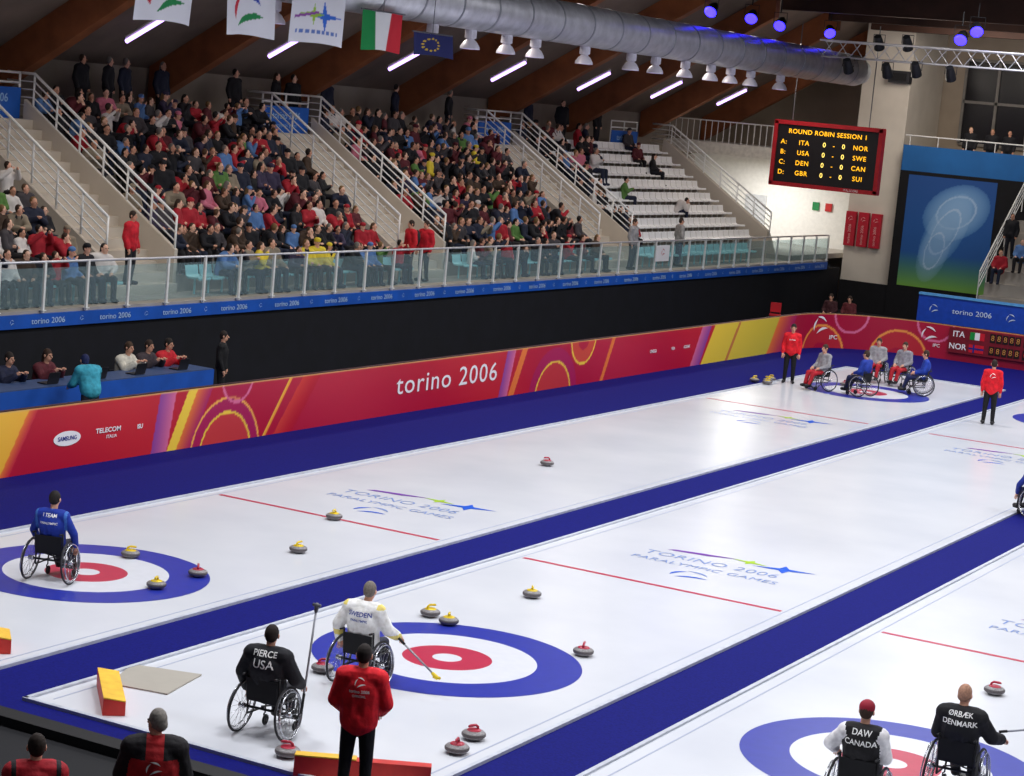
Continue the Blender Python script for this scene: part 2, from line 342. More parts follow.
for bi,(a,c) in enumerate(bays+[(51.0,53.7)]):
    if bi<3:
        mb=MB();n=16
        for k in range(n): mb.b2((X0+.25-.325*(k+1),a+.12,-.15),(X0+.25-.325*k,c-.12,2.1+.2375*(k+1)))
        st=mb.obj('stairway',beige,label='pale concrete stair flight with white tubular railings',cat='stairs',group='grandstand stairways')
        for yy,h in ((a,0),(c-.12,.25)):
            mb=MB()
            mb.add([(X0+.1,yy,2.1),(X0+.1,yy,2.9+h),(X0-4.96,yy,6.15+h),(X0-4.96,yy,2.1),(X0+.1,yy+.12,2.1),(X0+.1,yy+.12,2.9+h),(X0-4.96,yy+.12,6.15+h),(X0-4.96,yy+.12,2.1)],[(0,1,2,3),(7,6,5,4),(1,5,6,2),(0,4,5,1),(3,2,6,7)])
            mb.obj('side_wall',beige,st)
        railing(a+.06,st);railing(c-.06,st)
    root=mk('landing_fence',None,loc=(-17.1 if bi<3 else -17.15,(a+c)/2,5.9),label='white landing fence with blue banner at stair top',cat='railing',group='landing fences')
    mb=MB();h=(c-a)/2-.16
    for z in (1.15,.9): mb.tube([(0,-h,z),(0,h,z)],.03,8)
    for y in (-h,0,h): mb.tube([(0,y,-.0),(0,y,1.15)],.03,8)
    mb.obj('fence_frame',wm,root,smooth=True)
    mb=MB();mb.b2((.03,-h,-.0),(.06,h,.78));mb.obj('banner',blueb,root)
    mb=MB();puttext(mb,'torino 2006',.3,(.07,0,.5),(0,1,0),(0,0,1),bold=.005);puttext(mb,'paralympic games',.16,(.07,0,.22),(0,1,0),(0,0,1));mb.obj('banner_lettering',M((150,190,232),.5,0,0),root)
root=mk('glass_balustrade',None,loc=(XW+.05,0,2.1),label='glass balustrade with white posts and metal handrail',cat='railing')
mb=MB();mb.tube([(0,-1,1.05),(0,59,1.05)],.03,8);mb.obj('handrail',M((206,206,212),.3,.4,0),root,smooth=True)
y=-.5;ys=[];pm=None
while y<59.3: ys.append(y);y+=1.42
for i,y in enumerate(ys):
    if pm is None:
        mb=MB();mb.box((0,0,.5),(.06,.06,1.1));mb.box((0,0,.0),(.12,.12,.02));pm=mb.mesh([wm]);mb=MB();mb.box((0,.71,.5),(.012,1.32,.84));gm=mb.mesh([glass_mat()])
    mk('post',pm,root,(0,y,0))
    if i<len(ys)-1: mk('glass_panel',gm,root,(0,y,0))
mb=MB();mb.b2((XW+.005,-2,1.74),(XW+.1,59.2,2.03));bn=mb.obj('banner_strip',M((20,88,190),.5,0,.15,1.5),label='long blue banner strip with small white lettering',cat='banner')
for i in range(26):
    y=2+2.25*i;mb=MB()
    puttext(mb,'torino 2006',.18,(XW+.115,y,1.88),(0,1,0),(0,0,1),bold=.001,xs=1.25);agitos(mb,.055,(XW+.115,y+1.1,1.88),(0,1,0),(0,0,1))
    mb.obj('banner_lettering',M((180,208,240),.5,0,0),bn)
mb=MB();mb.b2((XW+.1,42.0,2.45),(XW+.13,43.1,3.0));nb=mb.obj('notice_panel',white,label='small white notice panel fixed to the glass balustrade',cat='sign')
mb=MB();agitos(mb,.12,(XW+.14,42.55,2.75),(0,1,0),(0,0,1));mb.obj('panel_emblem',M((190,30,50),.5),nb)
# roof
def rz_(x): return 8.95+.6*(x+16) if x<-10 else 12.55+.12*(x+10)
def slab(name,x0,x1,m,lb):
    vs=[(x0,-14,rz_(x0)),(x0,67,rz_(x0)),(x1,67,rz_(x1)),(x1,-14,rz_(x1))];vs+=[(p[0],p[1],p[2]+.3) for p in vs]
    mb=MB();mb.add(vs,[(0,1,2,3),(7,6,5,4),(0,3,7,4),(1,5,6,2)]);mb.obj(name,m,kind='structure',label=lb)
slab('ceiling_slope',-20,-10,M((122,108,98),.9,0,.15,.8),'dim sloping roof panels above the seats')
slab('ceiling',-9.999,26,M((30,22,20),.9,0,.25,1),'dark timber roof deck')
brown=M((142,84,50),.7,0,.3,1.2)
tubeY=[19.8,26.2,32.7,39.3,45.8,52.2,58.8]
ym=None
for i,y in enumerate([11.2]+[q-2.2 for q in tubeY]+[63]):
    mb=MB();pts=[(-18.4,6.45),(-10.2,11.4),(-10.2,12.4),(-18.4,7.5)]
    mb.add([(x,-.2,z) for x,z in pts]+[(x,.2,z) for x,z in pts],[(0,1,2,3),(7,6,5,4),(0,4,5,1),(3,2,6,7),(1,5,6,2),(0,3,7,4)])
    if ym is None: ym=mb.mesh([brown])
    mk('roof_beam',ym,None,(0,y,0),label='sloping brown laminated timber roof beam',cat='beam',group='sloping roof beams')
for i,y in enumerate((50,55,60)):
    mb=MB();mb.b2((-10,y-.18,11.7),(25,y+.18,12.6));mb.obj('roof_beam',M((58,34,24),.7,0,.3,1.2),label='horizontal brown laminated beam over the ice',cat='beam',group='upper roof beams')
for y in [13.4]+tubeY:
    root=mk('fluorescent_lamp',None,loc=(-15.4,y,8.44),label='slanted fluorescent strip lamp on the roof slope',cat='lamp',group='fluorescent strip lamps')
    d=V(1.25,0,.7)/2;mb=MB();mb.tube([-d,d],.06,8);mb.obj('tube',M((198,160,255),.5,0,0,emis=3.4),root,smooth=True)
    mb=MB();mb.tube([-d*1.02+V(0,0,.1),d*1.02+V(0,0,.1)],.06,6);mb.obj('housing',wm,root)
root=mk('air_duct',None,loc=(-9,0,9.85),label='large silver spiral ventilation duct under the roof',cat='duct')
mb=MB();mb.tube([(0,4,0),(0,55.6,0)],.6,36);duct=M((216,216,222),.4,.35,.15,3);mb.obj('duct_pipe',duct,root,smooth=True)
for i in range(27):
    mb=MB();y=5+i*1.9;mb.tube([(0,y,0),(0,y+.07,0)],.615,36);mb.obj('duct_seam',M((180,182,190),.35,.6,0),root)
mb=MB();mb.tube([(0,55.6,0),(0,56.2,0),(0,56.4,.1)],[.6,.5,.42],30);mb.obj('duct_end',M((206,208,210),.5,.3),root,smooth=True)
lamp0=None
for y in (16.4,18.2,20.9,23.5,25.5,27.5,29.2,32.3,35.5,37.3,39.6,41.7,43.4,45.2,48):
    if lamp0 is None:
        lamp0=mk('high_bay_lamp',None,loc=(-9.0,y,8.86),label='white bell-shaped high bay lamp below the duct',cat='lamp',group='high bay lamps')
        mb=MB();mb.lathe([(.27,-.12),(.26,-.05),(.18,.08),(.1,.14),(.08,.16)],20);mb.obj('lamp_shade',M((215,212,225),.4,.1,0),lamp0,smooth=True)
        mb=MB();mb.lathe([(.001,.4),(.15,.4),(.16,.36),(.16,.18),(.1,.14)],14);mb.tube([(0,0,.38),(0,0,.6)],.03,6);mb.obj('housing',M((215,212,225),.5),lamp0)
        mb=MB();mb.lathe([(.001,-.1),(.24,-.1),(.255,-.08)],20);mb.obj('lens',M((225,205,255),.5,0,0,emis=2.2),lamp0)
    else: copy_tree(lamp0,(-9.0,y,8.86),0)
sp0=None
for (x,y,z) in [(-9,41.2,11.0),(-9,44.7,11.05),(-9,47.4,11.0),(-9,52.5,11.1),(-1.4,44.4,10.8),(-.9,44.4,11.1)]:
    if sp0 is None:
        sp0=mk('spotlight',None,loc=(x,y,z),label='blue glowing stage spotlight on the roof rig',cat='lamp',group='blue spotlights')
        mb=MB();mb.X=Matrix.Rotation(math.radians(-55),4,'X');mb.lathe([(.001,.42),(.1,.42),(.16,.3),(.22,0),(.22,-.05)],16);mb.X=Matrix.Identity(4);mb.tube([(-.24,0,.1),(-.24,0,.45),(.24,0,.45),(.24,0,.1)],.015,6);mb.tube([(0,0,.45),(0,0,.9)],.02,6);mb.obj('housing',M((20,20,24),.5),sp0)
        mb=MB();mb.X=Matrix.Rotation(math.radians(-55),4,'X');mb.lathe([(.21,-.05),(.14,-.09),(.001,-.1)],16);mb.obj('lens',M((40,30,255),.4,0,0,emis=9),sp0)
    else: copy_tree(sp0,(x,y,z),R.uniform(0,.8))
root=mk('lighting_truss',None,loc=(-6.4,45,10.2),label='aluminium lattice lighting truss hanging over the ice',cat='truss')
tm=M((206,206,212),.4,.5,0)
ch=[(0,-.28,.28),(0,.28,.28),(0,0,-.25)]
for c in ch: mb=MB();mb.tube([(0,c[1],c[2]),(14,c[1],c[2])],.035,8);mb.obj('chord',tm,root,smooth=True)
mb=MB()
for i in range(28):
    x=i*.5
    for a,b_ in ((0,1),(1,2),(2,0)):
        p=ch[a];q=ch[b_] ;mb.tube([(x,p[1],p[2]),(x+.5,q[1],q[2])],.016,5)
mb.obj('lattice',tm,root,label='diagonal lattice bars')
for x,z in ((1.0,-.55),(2.4,-.6),(3.4,-.5),(4.6,-.55),(2.0,.3),(3.0,.35)):
    rt=mk('stage_lamp',None,loc=(-6.4+x,45,10.2+z),label='black stage lamp hanging from the truss',cat='lamp',group='stage lamps on truss')
    mb=MB();mb.X=Matrix.Rotation(.7,4,'X');mb.lathe([(.001,.3),(.12,.3),(.17,0),(.18,-.2),(.001,-.16)],14);mb.obj('housing',M((22,22,26),.5),rt);mb=MB();mb.tube([(-.2,0,0),(-.2,0,.3),(.2,0,.3),(.2,0,0)],.015,5);mb.obj('bracket',M((40,40,44),.5),rt)
# flags
def wave(y0,y1,z0,z1,ph):
    return lambda u,v:(-8.35+.1*math.sin(u*6+ph)*(1-v)+.04*math.sin(u*11+ph),y0+(y1-y0)*u,z0+(z1-z0)*v+.05*math.sin(u*3.1)*(1-v))
def cres(u,v,cu,cv,s,ang):
    x=(u-cu)/s;y=(v-cv)/s;x,y=x*math.cos(ang)+y*math.sin(ang),-x*math.sin(ang)+y*math.cos(ang)
    return abs(x)<1 and .1*(1-x*x)-.02<y<.5*(1-x*x)
def fagi(u,v):
    c=(222,222,232)
    if cres(u,v,.28,.46,.22,1.25): c=(196,24,50)
    if cres(u,v,.5,.62,.24,-.35): c=(24,60,170)
    if cres(u,v,.56,.24,.28,.35): c=(20,130,70)
    return c
def ftor(u,v):
    c=(222,222,232)
    if abs(u-.62)/.3+abs(v-.5)/.07<1 or abs(u-.62)/.06+abs(v-.5)/.3<1: c=(40,100,206)
    if abs(u-.4)/.22+abs(v-.52)/.06<1 or abs(u-.4)/.04+abs(v-.52)/.2<1: c=(150,190,60)
    if abs(v-(.48+.3*(u-.2)))<.025 and .1<u<.5: c=(140,70,160)
    if .16<v<.23 and .15<u<.85 and int(u*34)%3: c=(90,118,190)
    return c
def fit_(u,v): return (0,130,64) if u<.33 else (218,218,222) if u<.67 else (196,30,48)
def feu(u,v):
    x=(u-.5)*1.5;y=v-.5
    for k in range(12):
        a=k*math.pi/6
        if math.hypot(x-.28*math.cos(a),y-.28*math.sin(a))<.045: return (190,160,40)
    return (18,26,88)
for (y0,y1,z0,z1,fn,lb) in [(10.7,12.5,8.42,9.7,fagi,'white flag with coloured crescent emblem'),(13.6,15.5,8.34,9.65,fagi,'white flag with coloured crescent emblem'),(16.2,18.3,8.34,9.65,ftor,'white flag with blue and purple emblem'),(19.1,21.0,8.36,9.32,fit_,'green, white and red tricolour flag'),(21.5,23.4,8.38,8.96,feu,'blue flag with circle of yellow stars')]:
    fl=painted('flag',70,44,wave(y0,y1,z0,z1,y0),fn,label=lb+' under the roof',cat='flag',group='flags under the roof',rough=.8)
    mb=MB();mb.tube([(-8.35,y0-.05,z1+.02),(-8.35,y1+.05,z1+.02)],.02,6);mb.tube([(-8.35,(y0+y1)/2,z1),(-8.35,(y0+y1)/2,9.85),(-8.6,(y0+y1)/2,9.85)],.01,5);mb.obj('flag_rod',M((120,120,125),.4,.6),fl)
# scoreboard
sb=mk('scoreboard',None,loc=(-9.55,55,6.4),label='black electronic scoreboard in a red frame with yellow text',cat='scoreboard')
mb=MB();mb.b2((-2.2,0,-1.28),(2.2,.35,1.28));mb.obj('cabinet',M((26,22,26),.5),sb)
mb=MB()
for z in (-1.22,1.22): mb.b2((-2.25,-.06,z-.08),(2.25,.3,z+.08))
for x in (-2.18,2.18): mb.b2((x-.08,-.06,-1.25),(x+.08,.3,1.25))
mb.obj('frame',M((180,26,38),.5),sb)
mb=MB();puttext(mb,'ROUND ROBIN SESSION 1',.25,(0,-.02,.88),(1,0,0),(0,0,1),0,bold=.003,xs=1.05,sp=1.08);mb.obj('led_text',[M((255,185,30),.5,0,0,emis=1.2)],sb)
for i,(a,b_,c) in enumerate((('A:','ITA','NOR'),('B:','USA','SWE'),('C:','DEN','CAN'),('D:','GBR','SUI'))):
    z=.45-.4*i;mb=MB()
    for x,t,m in ((-1.8,a,0),(-.95,b_,0),(-.1,'0',1),(.3,'-',0),(.7,'0',1),(1.4,c,0)): puttext(mb,t,.26,(x,-.02,z),(1,0,0),(0,0,1),m,bold=.003,sp=1.15)
    mb.obj('led_text',[M((255,185,30),.5,0,0,emis=1.2),M((255,225,110),.5,0,0,emis=1.4)],sb)
mb=MB();puttext(mb,'ITALSCORE',.12,(1.2,-.07,-1.22),(1,0,0),(0,0,1),0);mb.obj('maker_lettering',white,sb)
mb=MB()
for x in (-1.6,1.6): mb.tube([(x,.15,1.28),(x,.15,5.2)],.02,6)
mb.obj('hanger_rod',M((120,120,125),.4,.6),sb)
# ------------------------------------------------------------------ far end
wall=M((168,154,138),.85,0,.08,1)
mb=MB();mb.b2((-22,66,-.15),(26,66.3,15));mb.obj('wall_far',wall,kind='structure',label='pale beige end wall')
mb=MB();mb.b2((25,-14,-.15),(25.3,67,15));mb.obj('wall_right',M((120,115,112),.85),kind='structure',label='grey side wall')
mb=MB();mb.b2((-10.7,61.5,1.2),(-8.6,65.9,12.4));mb.obj('wall_pier',M((214,206,194),.85,0,.06,1),kind='structure',label='pale concrete pier')
mb=MB();mb.b2((-10.55,61.0,-.1),(25,61.3,1.25));mb.b2((-8.4,60.9,-.1),(25,61.2,6.1));mb.obj('wall_drape',M((12,12,18),.85,0,.3,3),kind='structure',label='black drapes across the end of the hall')
mb=MB();mb.b2((-8.4,61.25,6.1),(25,65.9,6.35));mb.obj('floor_gallery',conc,kind='structure',label='gallery slab')
mb=MB();mb.b2((-8.4,60.95,6.1),(25,61.2,7.15));gp=mb.obj('gallery_balustrade',M((26,98,166),.6,0,.1,1),label='blue gallery balustrade above the drapes with white rail',cat='railing')
mb=MB()
for i in range(18): mb.tube([(-8.2+i*1.2,61.1,7.15),(-8.2+i*1.2,61.1,7.55)],.02,5)
mb.tube([(-8.4,61.1,7.55),(25,61.1,7.55)],.03,6);mb.obj('rail',wm,gp)
mb=MB();mb.b2((-20.5,56,2.1),(-11,65.9,2.3));mb.obj('floor_corridor',conc,kind='structure',label='corridor floor beyond the seats')
mb=MB();mb.b2((-19.5,64.5,2.3),(-10.75,64.8,6.0));mb.obj('wall_corridor',M((236,234,228),.85,0,.05),kind='structure',label='pale corridor wall')
mb=MB();mb.b2((-16.6,64.4,2.3),(-15.6,64.5,4.3));mb.obj('door_1',M((196,198,200),.4),kind='structure',label='pale grey corridor door')
for (x,z,c) in ((-13.4,3.9,(30,130,70)),(-12.8,3.9,(190,40,40))): mb=MB();mb.b2((x,64.42,z),(x+.3,64.5,z+.35));mb.obj('wall_sign',M(c,.5),label='small coloured sign on the corridor wall',cat='sign',group='corridor signs')
mb=MB();mb.b2((-19.5,59.3,6.0),(-11,64.8,6.5));mb.obj('trim_corridor',M((225,222,214),.8),kind='structure',label='white ceiling edge of corridor')
mb=MB()
for i in range(30): mb.tube([(-19.5+i*.28,59.4,6.5),(-19.5+i*.28,59.4,7.4)],.018,5)
mb.tube([(-19.5,59.4,7.4),(-11,59.4,7.4)],.03,6);mb.obj('balcony_rail',wm,label='white balustrade on the upper corridor',cat='railing')
for i in range(3):
    mb=MB();x=-10.68+i*.56
    mb.b2((x,61.3,2.7),(x+.44,61.5,4.15));bo=mb.obj('wall_banner',M((190,26,50),.6),label='narrow red wall banner with pale emblem',cat='banner',group='red wall banners')
    mb=MB();agitos(mb,.09,(x+.22,61.29,3.85),(1,0,0),(0,0,1));puttext(mb,'torino 2006',.17,(x+.22,61.29,3.2),(0,0,1),(-1,0,0));mb.obj('banner_lettering',M((226,180,180),.5),bo)
def mural(u,v):
    c=mix((120,176,70),(24,86,160),min(1,v*3.2)) ;c=mix(c,(22,64,130),max(0,v-.5))
    x=(u-.5);y=v-.5
    for (cx,cy,rx,ry,rt,al) in ((.08,.2,.38,.24,.3,.75),(-.02,.02,.4,.2,1.0,.6),(-.12,-.16,.3,.16,1.2,.5)):
        dx,dy=x-cx,y-cy;a=dx*math.cos(rt)+dy*math.sin(rt);b_=-dx*math.sin(rt)+dy*math.cos(rt)
        d=(a/rx)**2+(b_/ry)**2
        if d<1: c=mix(c,(150,190,230),al*(1-d*d*.6))
        if .3<d<.37: c=mix(c,(206,224,246),.5)
    return c
painted('mural_panel',90,100,lambda u,v:(-8.0+3.75*u,60.885,1.35+4.6*v),mural,label='blue and green picture panel with pale looping shapes',cat='banner',rough=.6)
for i in range(8):
    x=-7.6+i*3.4
    mb=MB();mb.b2((x,65.9,7.4),(x+2.9,65.98,11));wd=mb.obj('window_%d'%(i+1),M((22,22,28),.25),kind='structure',label='dark gallery window with pale frame')
    mb=MB()
    for xx in (x,x+1.45,x+2.9): mb.b2((xx-.06,65.82,7.4),(xx+.06,65.9,11))
    for z in (7.4,9.2,11): mb.b2((x,65.82,z-.06),(x+2.9,65.9,z+.06))
    mb.obj('window_frame',M((130,126,122),.6),wd)
for (x,z,dx,dz) in ((-9.0,9.9,.9,.5),):
    yb=61.5
    mb=MB();mb.b2((x-dx/2,yb-.4,z-dz/2),(x+dx/2,yb,z+dz/2));mb.box((x,yb-.42,z),(dx*.7,.06,dz*.6),1);mb.obj('loudspeaker',[M((40,40,46),.6),M((20,20,24),.7)],label='dark loudspeaker box mounted on the pier',cat='loudspeaker')
mb=MB()
for k in range(7): mb.b2((-3.1,56+.69*k,-.15),(10,60.85,1.2+.48*(k+1)))
mb.obj('floor_end_terrace',conc,label='small stepped terrace in front of the drapes',kind='structure')
root=mk('stair_railing',None,loc=(-3.15,56,1.5),label='white stair railing beside the end terrace',cat='railing')
mb=MB()
for d in (0,.22,.44,.66): mb.tube([(0,0,1.1-d),(0,4.9,4.6-d)],.035 if d==0 else .02,6)
for i in range(6): mb.tube([(0,i*.98,-.1+.7*i),(0,i*.98,1.1+.7*i)],.024,6)
mb.obj('rail_frame',wm,root)
mb=MB();mb.b2((-3.3,49.2,-.15),(8,49.4,2.0));bb=mb.obj('backdrop_panel',M((18,66,176),.5,0,.1),label='blue backdrop panel behind the end barrier',cat='banner')
mb=MB();mb.b2((-3.3,49.15,1.96),(8,49.42,2.04));mb.obj('panel_trim',M((90,160,220),.5),bb)
for i in range(4): mb=MB();agitos(mb,.14,(-2.7+2.8*i,49.18,1.5),(1,0,0),(0,0,1));puttext(mb,'torino 2006',.26,(-1.3+2.8*i,49.18,1.5),(1,0,0),(0,0,1),bold=.001,xs=1.15);mb.obj('panel_lettering',M((200,216,240),.5),bb)
# ------------------------------------------------------------------ stones
gran=M((132,128,130),.35,0,.35,60);granb=M((92,86,88),.5,0,.3,80)
def stone(hc,nm):
    r=mk('curling_stone',None,label='grey granite curling stone with %s handle on the ice'%nm,cat='curling stone',group='%s handled curling stones'%nm)
    mb=MB();pr=[(.001,.002),(.065,.002),(.085,.012),(.128,.03),(.142,.045),(.146,.055),(.146,.072),(.14,.084),(.122,.1),(.08,.113),(.001,.114)]
    mb.lathe(pr,32,[0,0,0,0,1,1,1,0,0,0]);mb.obj('stone_body',[gran,granb],r,smooth=True)
    mb=MB();hm=M(hc,.3,0,0)
    mb.lathe([(.001,.128),(.06,.127),(.082,.12),(.086,.112)],24);mb.tube([(0,.055,.12),(0,.05,.15),(0,.02,.172),(0,-.06,.172),(0,-.085,.165)],[.016,.016,.017,.018,.012],10);mb.obj('handle',hm,r,smooth=True)
    return r
sy=stone((226,196,30),'yellow');sr=stone((176,40,64),'red')
SY=[(-.18,1.25),(1.31,0),(1.3,3.65),(.23,6.3),(4.93,1.75),(5.36,1.55),(5.4,4.0),(-2.9,33.2),(-2.6,33.5),(-2.45,33.1),(-2.7,34.0)]
SR=[(1.25,1.07),(0,14.7),(7.53,1.55),(5.47,-1.85),(8.33,-2.9),(8.45,-3.5),(7.12,-5.0),(12.58,4.2),(-.9,35.4)]
for src,L_ in ((sy,SY),(sr,SR)):
    for i,(x,y) in enumerate(L_):
        a=R.uniform(0,6)
        if i==0: src.location=(x,y,.003);src.rotation_euler=(0,0,a)
        else: copy_tree(src,(x,y,.003),a)
def block(x,y,l,ang,w=.28,h=.22,yl=1.0):
    r=mk('foam_block',None,loc=(x,y,.003),rz=ang,label='red and orange foam hack block with yellow top on ice',cat='block',group='foam hack blocks')
    mb=MB();mb.add([(-l/2,-w/2,0),(l/2,-w/2,0),(l/2,w/2,0),(-l/2,w/2,0),(-l/2,-w/2,h),(l/2,-w/2,h),(l/2,w/2,h*.8),(-l/2,w/2,h*.8)],[(0,3,2,1),(0,1,5,4),(2,3,7,6),(0,4,7,3),(1,2,6,5),(4,5,6,7)],0)
    mb.obj('block_body',M((206,52,44),.5),r)
    mb=MB();mb.box((-l/2*(1-yl),0,h*.9+.012),(l*yl,w,.014));
    mb.v=[(p[0],p[1],p[2]-p[1]*.157) for p in mb.v];mb.obj('top_panel',M((240,190,60),.5),r)
block(4.38,-4.75,1.25,math.radians(-47),.26,.2);block(8.12,-5.0,1.5,math.radians(30),yl=.45);block(1.98,-4.05,.5,math.radians(-45))
mb=MB();mb.add([(3.62,-3.4,.002),(4.5,-3.12,.002),(4.72,-4.1,.002),(3.95,-4.25,.002),(3.62,-3.4,.02),(4.5,-3.12,.02),(4.72,-4.1,.02),(3.95,-4.25,.02)],[(3,2,1,0),(4,5,6,7),(0,1,5,4),(1,2,6,5),(2,3,7,6),(3,0,4,7)]);mb.obj('rubber_mat',M((168,162,152),.8,0,.03,4),label='grey rubber mat lying on the ice',cat='mat')
# ------------------------------------------------------------------ people
def solid(prims,vox,sm=3):
    mb=MB()
    for p in prims:
        if p[0]=='c': mb.cap(p[1],p[2],p[3],p[4],10)
        else: mb.ell(p[1],p[2],12)
    me0=mb.mesh([]);o=bpy.data.objects.new('tmp',me0);COL.objects.link(o)
    m=o.modifiers.new('r','REMESH');m.mode='VOXEL';m.voxel_size=vox
    if sm: s=o.modifiers.new('s','SMOOTH');s.factor=.5;s.iterations=sm
    me=evalmesh(o);bpy.data.objects.remove(o);bpy.data.meshes.remove(me0);return me
def tagfaces(me,prims,tags):
    n=len(me.polygons);c=np.empty(n*3);me.polygons.foreach_get('center',c);c=c.reshape(-1,3)
    D=[]
    for p in prims:
        if p[0]=='c':
            a=np.array(p[1][:]);b_=np.array(p[2][:]);ab=b_-a;l=max(ab@ab,1e-9);t=np.clip((c-a)@ab/l,0,1)
            D.append(np.linalg.norm(c-(a+t[:,None]*ab),axis=1)-(p[3]+(p[4]-p[3])*t))
        else:
            r=np.array(p[2]);D.append((np.linalg.norm((c-np.array(p[1][:]))/r,axis=1)-1)*r.min())
    k=np.argmin(np.array(D),axis=0);tl=[tags.index(p[-1]) for p in prims]
    return [tl[i] for i in k]
def joints(pose,s=.5,**ov):
    J={}
    if pose=='stand':
        J=dict(pel=V(0,0,.95),ch=V(0,0,1.27),nk=V(0,-.01,1.45),hd=V(0,.02,1.635))
        sd=dict(sh=(.185,-.01,1.41),el=(.25,-.03,1.13),wr=(.24,.07,.88),hp=(.09,0,.92),kn=(.11,.02,.5),an=(.12,-.03,.09),to=(.15,.13,.045))
    else:
        J=dict(pel=V(0,0,s+.11),ch=V(0,-.02,s+.42),nk=V(0,0,s+.6),hd=V(0,.035,s+.785))
        sd=dict(sh=(.185,-.015,s+.56),el=(.26,.04,s+.3),wr=(.15,.28,s+.22),hp=(.09,.03,s+.09),kn=(.13,.43,s+.11),an=(.12,.46,s-.33),to=(.13,.6,s-.37))
    for k,v in sd.items(): J[k+'L']=V(-v[0],v[1],v[2]);J[k+'R']=V(*v)
    for k,v in ov.items(): J[k]=V(*v)
    return J
def torso(J,i,t):
    p,c=J['pel'],J['ch'];X=V(.065,0,0)
    return [('e',p,(.17+i,.125+i,.14+i),t),('c',p-X,c-X,.105+i,.115+i,t),('c',p+X,c+X,.105+i,.115+i,t),('e',c+V(0,0,.02),(.185+i,.125+i,.17+i),t),('c',J['shL']*.78+J['nk']*.22,J['shR']*.78+J['nk']*.22,.07+i,.07+i,t),('c',J['ch']+V(0,0,.1),J['nk']-V(0,0,.03),.1+i,.07+i*.7,t)]
def arms(J,i,t,k=1):
    o=[]
    for s in 'LR':
        a,b_,c=J['sh'+s],J['el'+s],J['wr'+s];o+=[('e',a,(.068+i,)*3,t),('c',a,b_,.055+i,.045+i,t),('c',b_,b_.lerp(c,k),.045+i,.032+i*.9,t)]
    return o
def legs(J,i,t,k=1):
    o=[]
    for s in 'LR':
        a,b_,c=J['hp'+s],J['kn'+s],J['an'+s];o+=[('c',a,b_,.085+i,.06+i,t),('c',b_,b_.lerp(c,k),.058+i,.042+i,t)]
    return o
def feet(J,i,t): return [('c',J['an'+s]+V(0,-.03,-.035),J['to'+s],.045+i,.036+i,t) for s in 'LR']
def headp(J,t,hz=0):
    h=J['hd'];Rz=Matrix.Rotation(hz,3,'Z');q=lambda x,y,z:h+Rz@V(x,y,z)
    return [('e',q(0,-.01,.015),(.077,.092,.105),t),('e',q(0,.022,-.055),(.056,.066,.062),t),('c',J['nk']+V(0,0,-.03),h+V(0,-.01,-.06),.058,.054,t)]
def facebits(mb,J,hz,ms,me_,ml):
    h=J['hd'];Rz=Matrix.Rotation(hz,3,'Z');q=lambda x,y,z:h+Rz@V(x,y,z)
    mb.cap(q(0,.078,.012),q(0,.1,-.022),.01,.016,8,ms)
    for s in(-1,1):
        mb.ell(q(s*.078,-.008,-.004),(.013,.022,.032),8,ms,hz);mb.ell(q(s*.03,.074,.012),(.013,.009,.008),8,me_,hz)
    mb.ell(q(0,.082,-.058),(.024,.008,.006),8,ml,hz)
def hand(mb,w_,d,side,m=0,curl=.5):
    d=d.normalized();up=V(0,0,1)
    if abs(d.z)>.85: up=V(0,1,0)
    sd=d.cross(up).normalized();n=sd.cross(d).normalized()
    mb.cap(w_,w_+d*.065,.03,.036,8,m)
    for i,(o,l) in enumerate(((-.03,.066),(-.01,.075),(.01,.07),(.03,.055))):
        a=w_+d*.085+sd*o;b_=a+d*l*.5-n*l*.15*curl*2;c=b_+d*l*.25-n*l*.5*curl*2
        mb.cap(a,b_,.0095,.009,6,m);mb.cap(b_,c,.009,.0075,6,m)
    a=w_+d*.03-sd*.03*side;b_=a+d*.035-sd*.03*side-n*.01;mb.cap(a,b_,.012,.011,6,m);mb.cap(b_,b_+d*.03-n*.012,.011,.009,6,m)
skinm=M((214,160,134),.55,0,.06,20);eyem=M((40,26,22),.3,0,0);lipm=M((160,84,78),.5,0,0)
